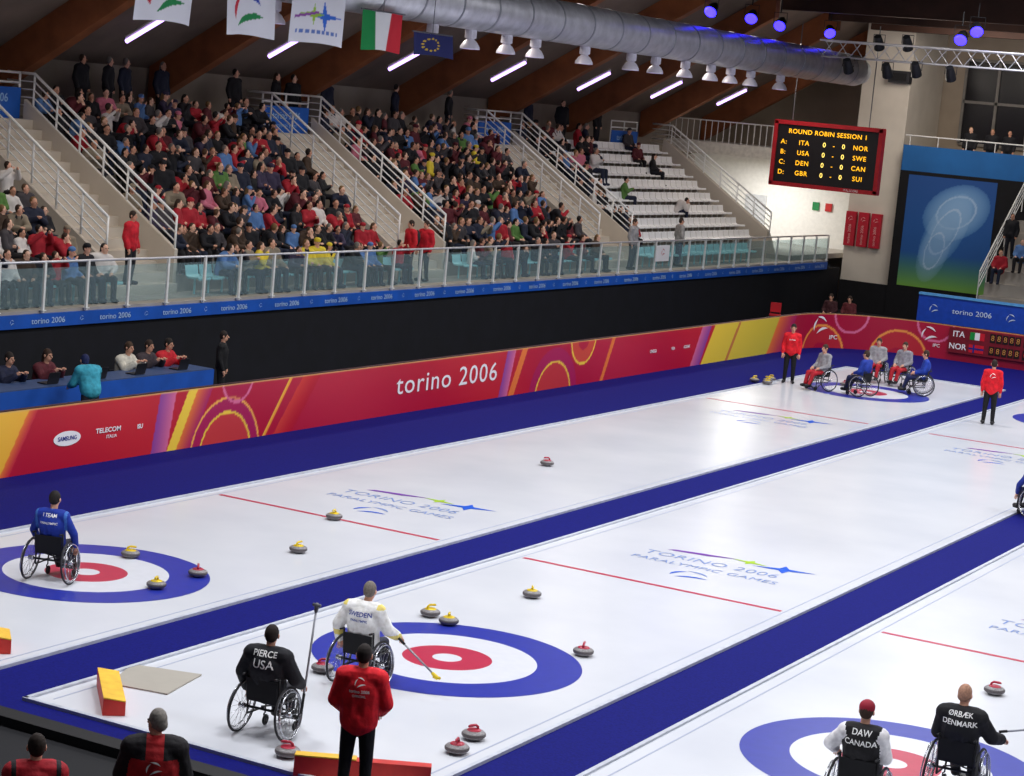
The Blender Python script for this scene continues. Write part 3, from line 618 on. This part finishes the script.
def person(label,loc,deg,J,top,trou=(26,26,32),hair=(50,36,28),style='short',hz=0,sleeve=None,prints=(),vox=.014,cap=None,collar=None,stripes=None,skin=None,shoes=True,jk=.02,scale=1):
    sk=skin or skinm
    prims=torso(J,-.01,'s')+arms(J,-.008,'s')+legs(J,-.006,'s')+headp(J,'s',hz)
    me=solid(prims,max(vox,.012),2);mb=MB();mb.absorb(me,[0]*len(me.polygons));bpy.data.meshes.remove(me)
    facebits(mb,J,hz,0,1,2)
    for s,sg in (('L',-1),('R',1)): hand(mb,J['wr'+s],J['wr'+s]-J['el'+s],sg,0)
    root=mb.obj('person',[sk,eyem,lipm],None,loc,math.radians(deg),True,label,'person');root.scale=(scale,)*3
    tg=['top','slv','col'];pj=torso(J,jk,'top')+arms(J,jk-.002,'slv' if sleeve else 'top',.93)
    pj.append(('c',J['nk']+V(0,-.005,-.03),J['nk']+V(0,0,.012),.07,.064,'col' if collar else 'top'))
    me=solid(pj,vox,3);mi=tagfaces(me,pj,tg)
    if stripes:
        for k,pf in enumerate(me.polygons):
            c=pf.center
            if stripes(c,J): mi[k]=2
    me.materials.append(cloth(top));me.materials.append(cloth(sleeve or top));me.materials.append(cloth(collar or top))
    me.polygons.foreach_set('material_index',mi);me.polygons.foreach_set('use_smooth',[True]*len(mi));mk('jacket',me,root)
    pl=[('e',J['pel']+V(0,0,-.02),(.165,.125,.12),'t')]+legs(J,.014,'t',.97);me2=solid(pl,max(vox,.016),2);me2.materials.append(cloth(trou));me2.polygons.foreach_set('use_smooth',[True]*len(me2.polygons));mk('trousers',me2,root)
    if shoes:
        for p in feet(J,.008,'f'): mb=MB();mb.cap(p[1],p[2],p[3],p[4],12);mb.obj('shoe',M((26,24,28),.5),root,smooth=True)
    h=J['hd'];Rz=Matrix.Rotation(hz,3,'Z');q=lambda x,y,z:h+Rz@V(x,y,z)
    if style!='bald':
        hp=[('e',q(0,-.018,.028),(.085,.095,.108),'h')]
        if style=='long': hp+= [('c',q(0,-.06,.0),q(0,-.09,-.16),.07,.05,'h')]
        else: hp+= [('e',q(0,-.045,-.012),(.074,.062,.066),'h')]
        me3=solid(hp,.012,2);me3.materials.append(M(hair,.8,0,.25,40));me3.polygons.foreach_set('use_smooth',[True]*len(me3.polygons));mk('hair',me3,root)
    if cap:
        mb=MB();mb.ell(q(0,-.008,.05),(.09,.102,.088),16,0,hz);mb.cap(q(-.04,.1,.045),q(.04,.1,.045),.02,.02,8,0);mb.obj('cap',M(cap,.7),root,smooth=True)
    if prints:
        bv=BVHTree.FromPolygons([v.co for v in me.vertices],[p.vertices for p in me.polygons])
        mb=MB()
        for (body,size,z,mat,front) in prints:
            if body=='@':
                tb=MB();agitos(tb,size,(0,0,0),(1,0,0),(0,1,0));vs,fs=tb.v,tb.f
            else: vs,fs=text(body,size,.0012,1.0)
            vv=[];sg=1 if not front else -1
            for p in vs:
                x=p[0]*sg;zz=z+p[1];h_=bv.ray_cast(V(x,-1*sg,zz),V(0,sg,0));yy=(h_[0].y if h_[0] else -.13*sg)-.007*sg;vv.append((x,yy,zz))
            mb.add(vv,fs,mat)
        mb.obj('jacket_lettering',[M((235,235,235),.6,0,0),M((30,60,150),.6,0,0),M((240,200,60),.6,0,0)],root)
    return root
# ------------------------------------------------------------------ wheelchair
def wheelchair():
    r=mk('wheelchair',None,label='manual wheelchair with black frame and spoked wheels on ice',cat='wheelchair',group='curlers wheelchairs')
    blk=M((24,24,28),.5);chrome=M((190,192,198),.25,.8,0)
    for s in(-1,1):
        X=Matrix.Translation((s*.3,0,.32))@Matrix.Rotation(math.radians(s*-5),4,'Y')
        cir=lambda R_,x,n=36:[(x,R_*math.cos(2*math.pi*i/n),R_*math.sin(2*math.pi*i/n)) for i in range(n)]
        mb=MB();mb.X=X;mb.tube(cir(.292,0),.01,6,0,True);mb.tube([(-.04,0,0),(.04,0,0)],.03,10)
        for i in range(20):
            a=2*math.pi*i/20;mb.tube([(s*.02*(1 if i%2 else -1),.02*math.cos(a),.02*math.sin(a)),(0,.288*math.cos(a+.15),.288*math.sin(a+.15))],.0022,4)
        wh=mb.obj('wheel',chrome,r,smooth=True)
        mb=MB();mb.X=X;mb.tube(cir(.306,0),.015,8,0,True);mb.obj('tire',M((40,40,44),.7),wh,smooth=True)
        mb=MB();mb.X=X;mb.tube(cir(.268,s*.04),.009,6,0,True)
        for i in range(6): a=math.pi*i/3;mb.tube([(s*.04,.268*math.cos(a),.268*math.sin(a)),(0,.288*math.cos(a),.288*math.sin(a))],.004,4)
        mb.obj('push_rim',chrome,wh,smooth=True)
        mb=MB();mb.X=Matrix.Translation((s*.2,.4,.068));mb.tube([(0,.05*math.cos(2*math.pi*i/20),.05*math.sin(2*math.pi*i/20)) for i in range(20)],.016,6,0,True);mb.tube([(-.012,0,0),(.012,0,0)],.03,10);mb.tube([(s*.02,0,0),(s*.025,0,.07),(0,-.02,.09),(0,-.02,.16)],.01,6);mb.obj('caster',blk,r,smooth=True)
    mb=MB()
    for s in(-1,1):
        mb.tube([(s*.21,-.1,.74),(s*.21,-.06,.42),(s*.21,.3,.42),(s*.19,.46,.38),(s*.15,.56,.14),(s*.1,.62,.11)],.014,8);mb.tube([(s*.21,-.04,.42),(s*.21,-.04,.25),(s*.2,.38,.23),(s*.2,.42,.4)],.013,8);mb.tube([(s*.21,-.1,.74),(s*.21,-.2,.75)],.015,8)
    mb.tube([(-.29,0,.32),(.29,0,.32)],.016,8);mb.tube([(-.21,.1,.4),(.21,.3,.25)],.01,6);mb.tube([(.21,.1,.4),(-.21,.3,.25)],.01,6);mb.obj('frame',blk,r,smooth=True)
    mb=MB();mb.box((0,.14,.44),(.4,.42,.045));mb.obj('seat',M((20,20,24),.8),r)
    mb=MB();mb.add([(-.2,-.075,.44),(.2,-.075,.44),(.2,-.11,.7),(-.2,-.11,.7),(-.2,-.095,.44),(.2,-.095,.44),(.2,-.13,.7),(-.2,-.13,.7)],[(0,1,2,3),(7,6,5,4),(0,4,5,1),(3,2,6,7),(0,3,7,4),(1,5,6,2)]);mb.obj('backrest',M((18,18,22),.8),r)
    mb=MB();mb.box((0,.61,.1),(.28,.14,.014));mb.obj('footplate',blk,r)
    return r
wc=wheelchair();first=[True]
def chair(x,y,deg,lab=None):
    if first[0]: wc.location=(x,y,.003);wc.rotation_euler=(0,0,math.radians(deg));first[0]=False;return wc
    return copy_tree(wc,(x,y,.003),math.radians(deg))
def wj(**ov):
    d=dict(knL=(-.11,.46,.59),knR=(.11,.46,.59),anL=(-.09,.56,.27),anR=(.09,.56,.27),toL=(-.09,.69,.225),toR=(.09,.69,.225),pel=(0,.07,.64),hpL=(-.09,.1,.6),hpR=(.09,.1,.6))
    d.update(ov);J=joints('sit',.52,**d)
    for k in J: J[k]=J[k]-V(0,0,.09)
    return J
def at(x,y,z=.003): return (x,y,z)
chair(.05,-.88,17)
person('seated wheelchair curler in royal blue jacket, seen from behind',at(.05,-.88),17,wj(elL=(-.31,.06,.82),wrL=(-.29,.2,.62),elR=(.31,.06,.82),wrR=(.29,.2,.62)),(22,50,150),(26,26,44),(30,24,22),prints=[('I TEAM',.07,1.0,0,False),('PARALYMPIC',.045,.89,0,False)],collar=(60,110,190),stripes=lambda c,J:abs(c.x)>.2 and abs(c.x)<.24 and c.z>.7)
chair(6.15,-2.05,4)
person('seated wheelchair curler in white and yellow jacket delivering with stick',at(6.15,-2.05),8,wj(ch=(0,.0,.95),nk=(.0,.03,1.13),hd=(.03,.07,1.32),elR=(.31,.08,.86),wrR=(.36,.3,.74),elL=(-.33,-.02,.86),wrL=(-.35,.1,.64),shL=(-.195,0,1.09),shR=(.195,0,1.09)),(242,240,234),(40,42,60),(120,112,104),prints=[('SWEDEN',.08,.96,1,False),('PARALYMPIC',.04,.88,1,False)],collar=(238,216,120),stripes=lambda c,J:(abs(c.x)>.2 and 1.04<c.z<1.1) or (abs(c.x)>.24 and .62<c.z<.7),jk=.04)
chair(6.5,-4.6,6)
person('seated wheelchair curler in black team jacket holding tall stick',at(6.5,-4.6),12,wj(elR=(.33,.03,.82),wrR=(.34,.2,.72),elL=(-.32,.02,.82),wrL=(-.31,.16,.6),shL=(-.205,-.015,1.055),shR=(.205,-.015,1.055),hd=(0,.04,1.285),nk=(0,0,1.1),ch=(0,-.02,.92)),(16,17,26),(24,24,34),(34,24,20),hz=.15,prints=[('PIERCE',.095,1.01,0,False),('USA',.14,.89,0,False)],jk=.045)
chair(13.5,-.72,4)
person('seated wheelchair curler in black team jacket with tan shaved head',at(13.5,-.72),6,wj(elR=(.34,.12,.84),wrR=(.42,.34,.78),shL=(-.2,-.015,1.07),shR=(.2,-.015,1.07)),(16,16,22),(24,24,34),(178,134,110),style='short',hz=-.3,prints=[('ØRBÆK',.08,1.02,0,False),('DENMARK',.085,.92,0,False)],jk=.045)
chair(12.86,-2.3,6)
person('seated wheelchair curler in black vest, white sleeves and red cap',at(12.86,-2.3),8,wj(elL=(-.36,.05,.88),wrL=(-.34,.22,.78),shL=(-.19,-.015,1.06),shR=(.19,-.015,1.06)),(18,16,20),(24,24,34),(60,40,30),sleeve=(235,232,236),cap=(150,16,44),prints=[('DAW',.09,1.01,0,False),('CANADA',.085,.9,0,False)],jk=.04)
chair(9.36,18.72,55)
person('wheelchair curler in dark blue leaning forward on the carpet',at(9.36,18.72),55,wj(ch=(0,.16,.84),nk=(0,.36,.91),hd=(0,.5,.96),shL=(-.18,.3,.9),shR=(.18,.3,.9),elL=(-.24,.44,.7),elR=(.24,.44,.7),wrL=(-.15,.58,.5),wrR=(.15,.58,.5)),(28,48,140),(20,24,60),(30,24,22),vox=.02)
far=[(-1.0,33.7,150,(150,148,152),(180,30,44),'seated wheelchair curler in grey jacket and red trousers'),(.3,33.6,75,(30,56,150),(24,30,70),'seated wheelchair curler in blue with dark trousers'),(-.75,37.7,190,(150,148,152),(180,30,44),'seated wheelchair curler in grey jacket and red trousers'),(.12,37.6,170,(140,138,146),(180,30,44),'seated wheelchair curler in grey jacket facing the house'),(1.3,36.0,110,(34,66,168),(26,34,80),'seated wheelchair curler in bright blue jacket')]
for x,y,d,t,tr,lb in far:
    chair(x,y,d);person(lb,at(x,y),d,wj(),t,tr,(60,44,34),vox=.02)
so=lambda **k:joints('stand',**k)
OR=(222,22,38)
person('standing official in red jacket and black trousers, seen from behind',(8.55,-5.87,.0),24,so(elL=(-.27,.02,1.14),wrL=(-.2,.2,1.0),elR=(.27,.02,1.14),wrR=(.2,.2,1.0)),(232,26,42),(14,14,18),(34,26,24),prints=[('@',.05,1.38,0,False),('torino 2006',.045,1.29,0,False),('OFFICIAL',.035,1.24,0,False)],jk=.04)
person('standing official in red jacket and black trousers by the stones',(-2.2,34.1,.003),-160,so(),OR,(16,16,20),(30,24,22),vox=.02,prints=[('torino',.07,1.3,0,True)])
person('standing official in red jacket and black trousers on the carpet',(4.45,31.9,.003),15,so(),OR,(16,16,20),(40,28,24),vox=.02,prints=[('@',.07,1.32,0,False)])
# desk
root=mk('officials_table',None,loc=(-8.3,0,-.02),label='long officials table draped in blue cloth',cat='table')
mb=MB();mb.b2((-.8,0,.9),(0,14.1,.95));mb.obj('tabletop',M((60,80,120),.5),root)
mb=MB();mb.b2((-.02,0,.0),(.01,14.12,.93));mb.b2((-.8,14.08,0),(0,14.12,.93));mb.obj('table_drape',M((18,82,180),.7,0,.12,2),root)
for y in (4,8,12):
    mb=MB();mb.tube([(-.7,y,0),(-.7,y,.9)],.02,6);mb.obj('leg',M((120,120,125),.4,.6),root)
for i,y in enumerate((8.9,10.4,11.7,13.2)):
    r=mk('laptop',None,loc=(-8.6,y,.933),label='open black laptop on the blue table',cat='laptop',group='laptops on officials table')
    mb=MB();mb.box((0,0,.012),(.25,.34,.022));mb.obj('keyboard_base',M((40,40,46),.5),r);mb=MB();mb.X=Matrix.Translation((.13,0,.02))@Matrix.Rotation(.25,4,'Y');mb.box((0,0,.12),(.012,.34,.24));mb.obj('screen',M((30,30,36),.4),r)
def simplechair(x,y,z,deg,col=(40,40,48)):
    r=mk('office_chair',None,loc=(x,y,z),rz=math.radians(deg),label='plain dark chair with four thin legs',cat='chair',group='plain chairs')
    mb=MB();mb.box((0,.05,.43),(.42,.42,.05));mb.obj('seat',M(col,.6),r);mb=MB();mb.box((0,-.2,.7),(.4,.04,.36));mb.tube([(-.17,-.19,.44),(-.17,-.2,.8)],.012,6);mb.tube([(.17,-.19,.44),(.17,-.2,.8)],.012,6);mb.obj('backrest',M(col,.6),r)
    for a in(-.18,.18):
        for b_ in(-.13,.23): mb=MB();mb.tube([(a,b_,0),(a*.9,b_*.9,.42)],.012,6);mb.obj('leg',M((90,90,96),.4,.6),r)
for (y,c,h,st) in ((9.55,(90,30,40),(60,40,30),'long'),(12.2,(210,204,190),(70,50,36),'short'),(12.9,(60,50,56),(50,34,26),'short'),(13.6,(196,30,44),(34,26,22),'short'),(8.4,(30,34,60),(40,30,26),'short')):
    simplechair(-9.35,y,-.02,-90);person('seated official working at the blue table in a %s top'%('red' if c[0]>150 and c[1]<60 else 'pale' if c[1]>100 else 'dark'),(-9.35,y,-.02),-90,joints('sit',.5,ch=(0,.04,.92),nk=(0,.09,1.09),hd=(0,.14,1.28),shL=(-.18,.06,1.04),shR=(.18,.06,1.04),wrL=(-.12,.42,1.02),wrR=(.12,.42,1.02),elL=(-.24,.25,.87),elR=(.24,.25,.87)),c,(30,30,40),h,st,vox=.02,scale=1.1,jk=.035)
person('person in teal jacket standing in front of the blue table',(-7.35,8.75,-.02),70,so(ch=(0,.1,1.2),nk=(0,.2,1.34),hd=(0,.3,1.47),shL=(-.18,.14,1.3),shR=(.18,.14,1.3),elL=(-.24,.24,1.05),elR=(.24,.24,1.05),wrL=(-.2,.42,.98),wrR=(.2,.42,.98)),(60,164,188),(40,40,50),(28,36,80),vox=.02,jk=.045,scale=1.06)
person('standing man in black beside the blue table',(-8.45,14.6,-.02),-60,so(),(18,18,22),(18,18,22),(40,30,26),vox=.02)
for (x,y,c) in ((-6.9,50.1,(60,24,30)),(-6.2,50.2,(90,30,36))):
    simplechair(x,y,-.02,180);person('person in dark red jacket seated behind the end barrier',(x,y,-.02),180,joints('sit',.6),c,(24,24,30),vox=.025,shoes=False)
simplechair(-9.0,50.0,.0,200,(190,20,36))
for (x,y,z,d,t,tr,lb,bag) in ((-11.95,15.45,2.34,-80,(200,26,44),(30,30,36),'standing steward in red jacket at the stair foot',0),(-11.5,27.4,2.1,150,(206,30,44),(30,30,36),'standing person in red jacket with dark backpack',1),(-11.35,28.0,2.1,170,(200,26,44),(30,30,36),'standing person in red jacket on the walkway',0),(-11.2,41.6,2.1,-90,(150,148,150),(40,44,60),'standing man in grey jacket behind glass',0),(-11.3,45.7,2.1,-40,(156,152,150),(70,80,100),'standing man in grey jacket behind glass',0)):
    p=person(lb,(x,y,z),d,so(),t,tr,(50,36,28),vox=.022,jk=.035)
    if bag: mb=MB();mb.ell((0,-.2,1.25),(.15,.1,.24),12);mb.obj('backpack',M((24,24,30),.7),p,smooth=True)
person('grey-haired man in red and black jacket seen from behind',(8.0,-8.6,-.0),38,joints('sit',.5),(176,26,34),(20,20,26),(140,134,128),hz=.7,sleeve=(22,20,26),prints=[('@',.06,.93,0,False)],collar=(24,20,26),stripes=lambda c,J:c.z>1.0 and abs(c.x)>.08,jk=.055,scale=1.08)
simplechair(8.0,-8.6,.0,38)
person('dark-haired person in red jacket seen from behind',(7.42,-9.6,-.0),45,joints('sit',.42),(176,24,40),(20,20,26),(40,28,22),jk=.05,scale=1.03,collar=(30,24,30),stripes=lambda c,J:.17<abs(c.x)<.22);simplechair(7.42,-9.6,.0,45)
def stick(pts,lab,hc):
    r=mk('delivery_stick',None,loc=pts[0],label=lab,cat='curling stick',group='delivery sticks');o=Vector(pts[0]);P=[Vector(p)-o for p in pts]
    mb=MB();mb.tube(P,.013,8);mb.obj('pole',M((150,152,160),.35,.3),r,smooth=True)
    d=(P[-1]-P[-2]).normalized();mb=MB();mb.cap(P[-1],P[-1]+d*.07,.022,.03,10);mb.tube([P[-1]+d*.07+V(-.05,0,0),P[-1]+d*.07+V(.05,0,0)],.02,8);mb.obj('stick_head',M(hc,.5),r,smooth=True)
    mb=MB();mb.tube([P[0],P[0].lerp(P[-1],.2)],.017,8);mb.obj('grip',M((24,24,28),.7),r,smooth=True)
stick([(6.84,-4.36,.3),(6.86,-4.25,1.5)],'tall grey delivery stick held upright beside wheelchair',(90,92,100))
stick([(6.5,-1.76,.66),(7.05,-1.75,.3)],'delivery stick with yellow head angled to the ice',(226,196,40))
stick([(13.85,-.35,.78),(14.25,-.1,.85)],'dark delivery stick held across the lap',(150,30,40))
stick([(12.46,-1.95,.85),(12.51,-1.9,.2)],'delivery stick held beside the wheelchair',(150,30,40))
# ------------------------------------------------------------------ crowd
CT=['skin','hair','top','leg']
def crowdmesh(J,female,seed,stand=False):
    rr_=random.Random(seed);hz=rr_.uniform(-.3,1.0);h=J['hd'];Rz=Matrix.Rotation(hz,3,'Z');q=lambda x,y,z:h+Rz@V(x,y,z)
    b_=rr_.uniform(.02,.05)
    P=torso(J,b_,'top')+arms(J,b_-.006,'top',.95)+legs(J,.02,'leg')+feet(J,.012,'leg')+headp(J,'skin',hz)
    P+= [('e',q(0,-.03,.034),(.086,.088,.105),'hair')]
    if female: P+= [('c',q(0,-.06,0),q(0,-.09,-.16),.075,.055,'hair')]
    if seed%5==4: P+= [('e',q(0,-.0,.075),(.098,.105,.075),'top')]
    if seed%4==2: P+= [('c',J['nk']+V(-.05,.02,-.02),J['nk']+V(.05,.02,-.02),.075,.075,'leg')]
    for s in 'LR': d=(J['wr'+s]-J['el'+s]).normalized();P.append(('c',J['wr'+s]+d*.01,J['wr'+s]+d*.1,.04,.03,'skin'))
    me=solid(P,.028,1);mi=tagfaces(me,P,CT);mb=MB();mb.absorb(me,mi);bpy.data.meshes.remove(me);facebits(mb,J,hz,0,1,0)
    return mb.mesh([skinm,eyem,skinm,skinm],True)
S=.42;cms=[]
vars_=[{},dict(wrL=(.05,.22,S+.32),wrR=(-.05,.22,S+.28),elL=(-.27,.1,S+.28),elR=(.27,.1,S+.28)),
 dict(ch=(0,.08,S+.4),nk=(0,.18,S+.55),hd=(0,.26,S+.72),shL=(-.18,.14,S+.5),shR=(.18,.14,S+.5),elL=(-.24,.3,S+.3),elR=(.24,.3,S+.3),wrL=(-.05,.44,S+.3),wrR=(.05,.44,S+.3)),
 dict(elL=(-.26,.12,S+.34),elR=(.26,.12,S+.34),wrL=(-.04,.3,S+.46),wrR=(.04,.3,S+.46)),
 dict(elR=(.28,.14,S+.34),wrR=(.1,.22,S+.62)),
 dict(hd=(.04,.05,S+.77),ch=(.03,-.03,S+.42),wrL=(-.2,.34,S+.2)),
 dict(elL=(-.34,.1,S+.5),elR=(.34,.1,S+.5),wrL=(-.12,.26,S+.72),wrR=(.12,.26,S+.72)),
 dict(hd=(-.08,.03,S+.75),nk=(-.05,0,S+.58),ch=(-.03,-.02,S+.42),shL=(-.22,0,S+.52),elL=(-.34,.06,S+.32)),
 dict(ch=(0,.14,S+.36),nk=(0,.3,S+.45),hd=(0,.42,S+.58),shL=(-.18,.26,S+.42),shR=(.18,.26,S+.42),elL=(-.2,.42,S+.2),elR=(.2,.42,S+.2),wrL=(-.05,.5,S+.4),wrR=(.05,.5,S+.4))]
for i in range(18): cms.append(crowdmesh(joints('sit',S,**vars_[i%9]),i%3==1,i))
stm=[crowdmesh(joints('stand'),i==1,20+i) for i in range(3)]
skins=[M((222,168,142),.6,0,0),M((204,150,124),.6,0,0),M((232,184,158),.6,0,0)]
hairs=[M(c,.8,0,0) for c in ((34,26,22),(56,40,30),(86,62,42),(36,30,28),(120,92,58),(62,44,34),(116,110,104))]
tops=[((22,22,28),'black',23),((28,34,54),'navy',13),((62,58,62),'grey',8),((62,46,34),'brown',8),((164,26,42),'red',8),((212,206,202),'white',6),((86,26,36),'dark red',6),((202,112,134),'pink',2.4),((222,198,56),'yellow',1.4),((84,122,176),'light blue',4.4),((84,124,60),'green',2),((136,124,106),'beige',4.4),((52,44,70),'purple',3.4)]
TP=[t for t in tops for _ in range(int(t[2]*5))]
legm=[M(c,.8,0,.0) for c in ((20,22,32),(28,36,58),(28,26,30))]
spots=[]
for si,(a,c) in enumerate(secs):
    for k in range(NR):
        n=int((c-a-.3)/.49)
        for j in range(n):
            y=a+.4+j*.49+R.uniform(-.08,.08);x=X0-T*k-.5+R.uniform(-.06,.05);fill=.93
            if y<9.2+(-x-10.6)*1.1: continue
            if si==3:
                if k>=5: fill=.85 if y<47.0+R.uniform(-1.5,1.5) else (.35 if k>6 and y<54 else .02)
                elif y<44.8+.2*k: fill=.85
                else: fill=.012
            if R.random()<fill: spots.append((x,y,Z0+RS*k,si))
for j in range(90):
    y=9.6+j*.52;fill=.92 if y<14 else 0 if y<18.4 else .85 if y<27 else 0 if y<30 else .75 if y<39.5 else 0
    if R.random()<fill: spots.append((-11.45,y,2.1,5))
spots.sort(key=lambda p:p[1])
merge=MB();mm=[];mmi={}
def mslot(m):
    if m.name not in mmi: mmi[m.name]=len(mm);mm.append(m)
    return mmi[m.name]
def dress(o,T_=None):
    t=T_ or R.choice(TP)
    ms=[R.choice(skins),R.choice(hairs),M(t[0],.8,0,0),R.choice(legm)]
    for i,m in enumerate(ms): o.material_slots[i].link='OBJECT';o.material_slots[i].material=m
    return t
NI=272
for i,(x,y,z,si) in enumerate(spots):
    me=R.choice(cms);rz=math.radians(-90+R.uniform(-35,35));sc=R.uniform(.86,1.04)
    t=R.choice(TP)
    if si==5 and 19<y<24 and R.random()<.5: t=tops[8]
    elif (si==0 or (si==5 and y<28)) and R.random()<.34: t=R.choice([tops[8],tops[8],tops[10],tops[4],tops[9],tops[5]])
    if i<NI:
        o=mk('person',me,None,(x,y,z),rz,'seated spectator in a %s jacket on the terrace'%t[1],'person',group='spectators seated in the grandstand');o.scale=(sc*R.uniform(.95,1.08),sc,sc);dress(o,t)
    else:
        ms=[R.choice(skins),R.choice(hairs),M(t[0],.8,0,0),R.choice(legm)];ix=[mslot(m) for m in ms]
        merge.X=Matrix.Translation((x,y,z))@Matrix.Rotation(rz,4,'Z')@Matrix.Scale(sc,4)
        merge.absorb(me,[ix[p.material_index] for p in me.polygons])
if merge.v: merge.obj('seated_crowd',mm,smooth=True,label='distant seated spectators in mixed dark clothing',cat='crowd',kind='stuff')
for y in (19.8,20.9,21.6,23.2,26.6,28.7,29.6,31.5,35.5,39,44.8,47.5,50.5):
    t=R.choice(TP[:200]);o=mk('person',R.choice(stm),None,(-17.45,y,5.9),math.radians(-90+R.uniform(-30,30)),'standing spectator in a %s jacket behind the top row'%t[1],'person',group='spectators standing behind the seats');dress(o,t)
for (x,y,z,t,mesh) in ((-5.9,61.9,6.35,tops[0],stm[0]),(-5.0,61.9,6.35,tops[0],stm[1]),(-4.3,62.0,6.35,tops[0],stm[2]),(-2.6,62,6.35,tops[1],stm[0])):
    o=mk('person',mesh,None,(x,y,z),math.radians(180),'standing spectator in a %s jacket on the gallery'%t[1],'person',group='spectators on the gallery');dress(o,t)
for (x,y,k,t) in ((-2.6,57.0,1,tops[4]),(-2.0,57.7,2,tops[9]),(-2.7,58.4,3,tops[0]),(-2.0,59.1,4,tops[4])):
    o=mk('person',stm[0] if k==3 else cms[0],None,(x,y-.3,1.2+.48*(k+1)),math.radians(180),'spectator in a %s jacket on the end terrace'%t[1],'person',group='spectators on the end terrace');dress(o,t)
# seats
prof=[(.2,.40),(.18,.425),(.0,.41),(-.14,.415),(-.2,.47),(-.235,.66),(-.25,.7)]
vs=[];fs=[]
for i,(yy,z) in enumerate(prof):
    for j,xx in enumerate((-.25,-.235,.235,.25)): vs.append((xx,yy,z+(.02 if j in(0,3) else 0)))
k_=len(vs);vs+=[(p[0],p[1]+.0,p[2]-.03) for p in vs]
for i in range(len(prof)-1):
    for j in range(3):
        a=i*4+j;fs.append((a,a+1,a+5,a+4));fs.append((a+k_,a+4+k_,a+5+k_,a+1+k_))
for i in range(len(prof)-1):
    for j in (0,3): a=i*4+j;fs.append((a,a+4,a+4+k_,a+k_))
for i in (0,len(prof)-1):
    for j in range(3): a=i*4+j;fs.append((a,a+1,a+1+k_,a+k_))
mb=MB();mb.add(vs,fs);mb.tube([(0,-.1,.0),(0,-.1,.4)],.03,6);smesh=mb.mesh([M((246,246,246),.45,0,0)]);smesh2=mb.mesh([M((150,206,212),.45,0,0)])
a,c=secs[3]
for k in range(NR):
    for j in range(int((c-a-.25)/.53)):
        mk('stadium_seat',smesh,None,(X0-T*k-.36,a+.45+j*.53,Z0+RS*k),math.radians(-90),'white plastic stadium seat on the terrace','seat',group='white stadium seats')
for j in range(78):
    y=9.6+j*.56
    if any(p-.2<y<q+.2 for p,q in bays): continue
    mk('stadium_seat',smesh2,None,(-11.4,y,2.1),math.radians(-90),'pale teal plastic seat on the front walkway','seat',group='teal walkway seats')
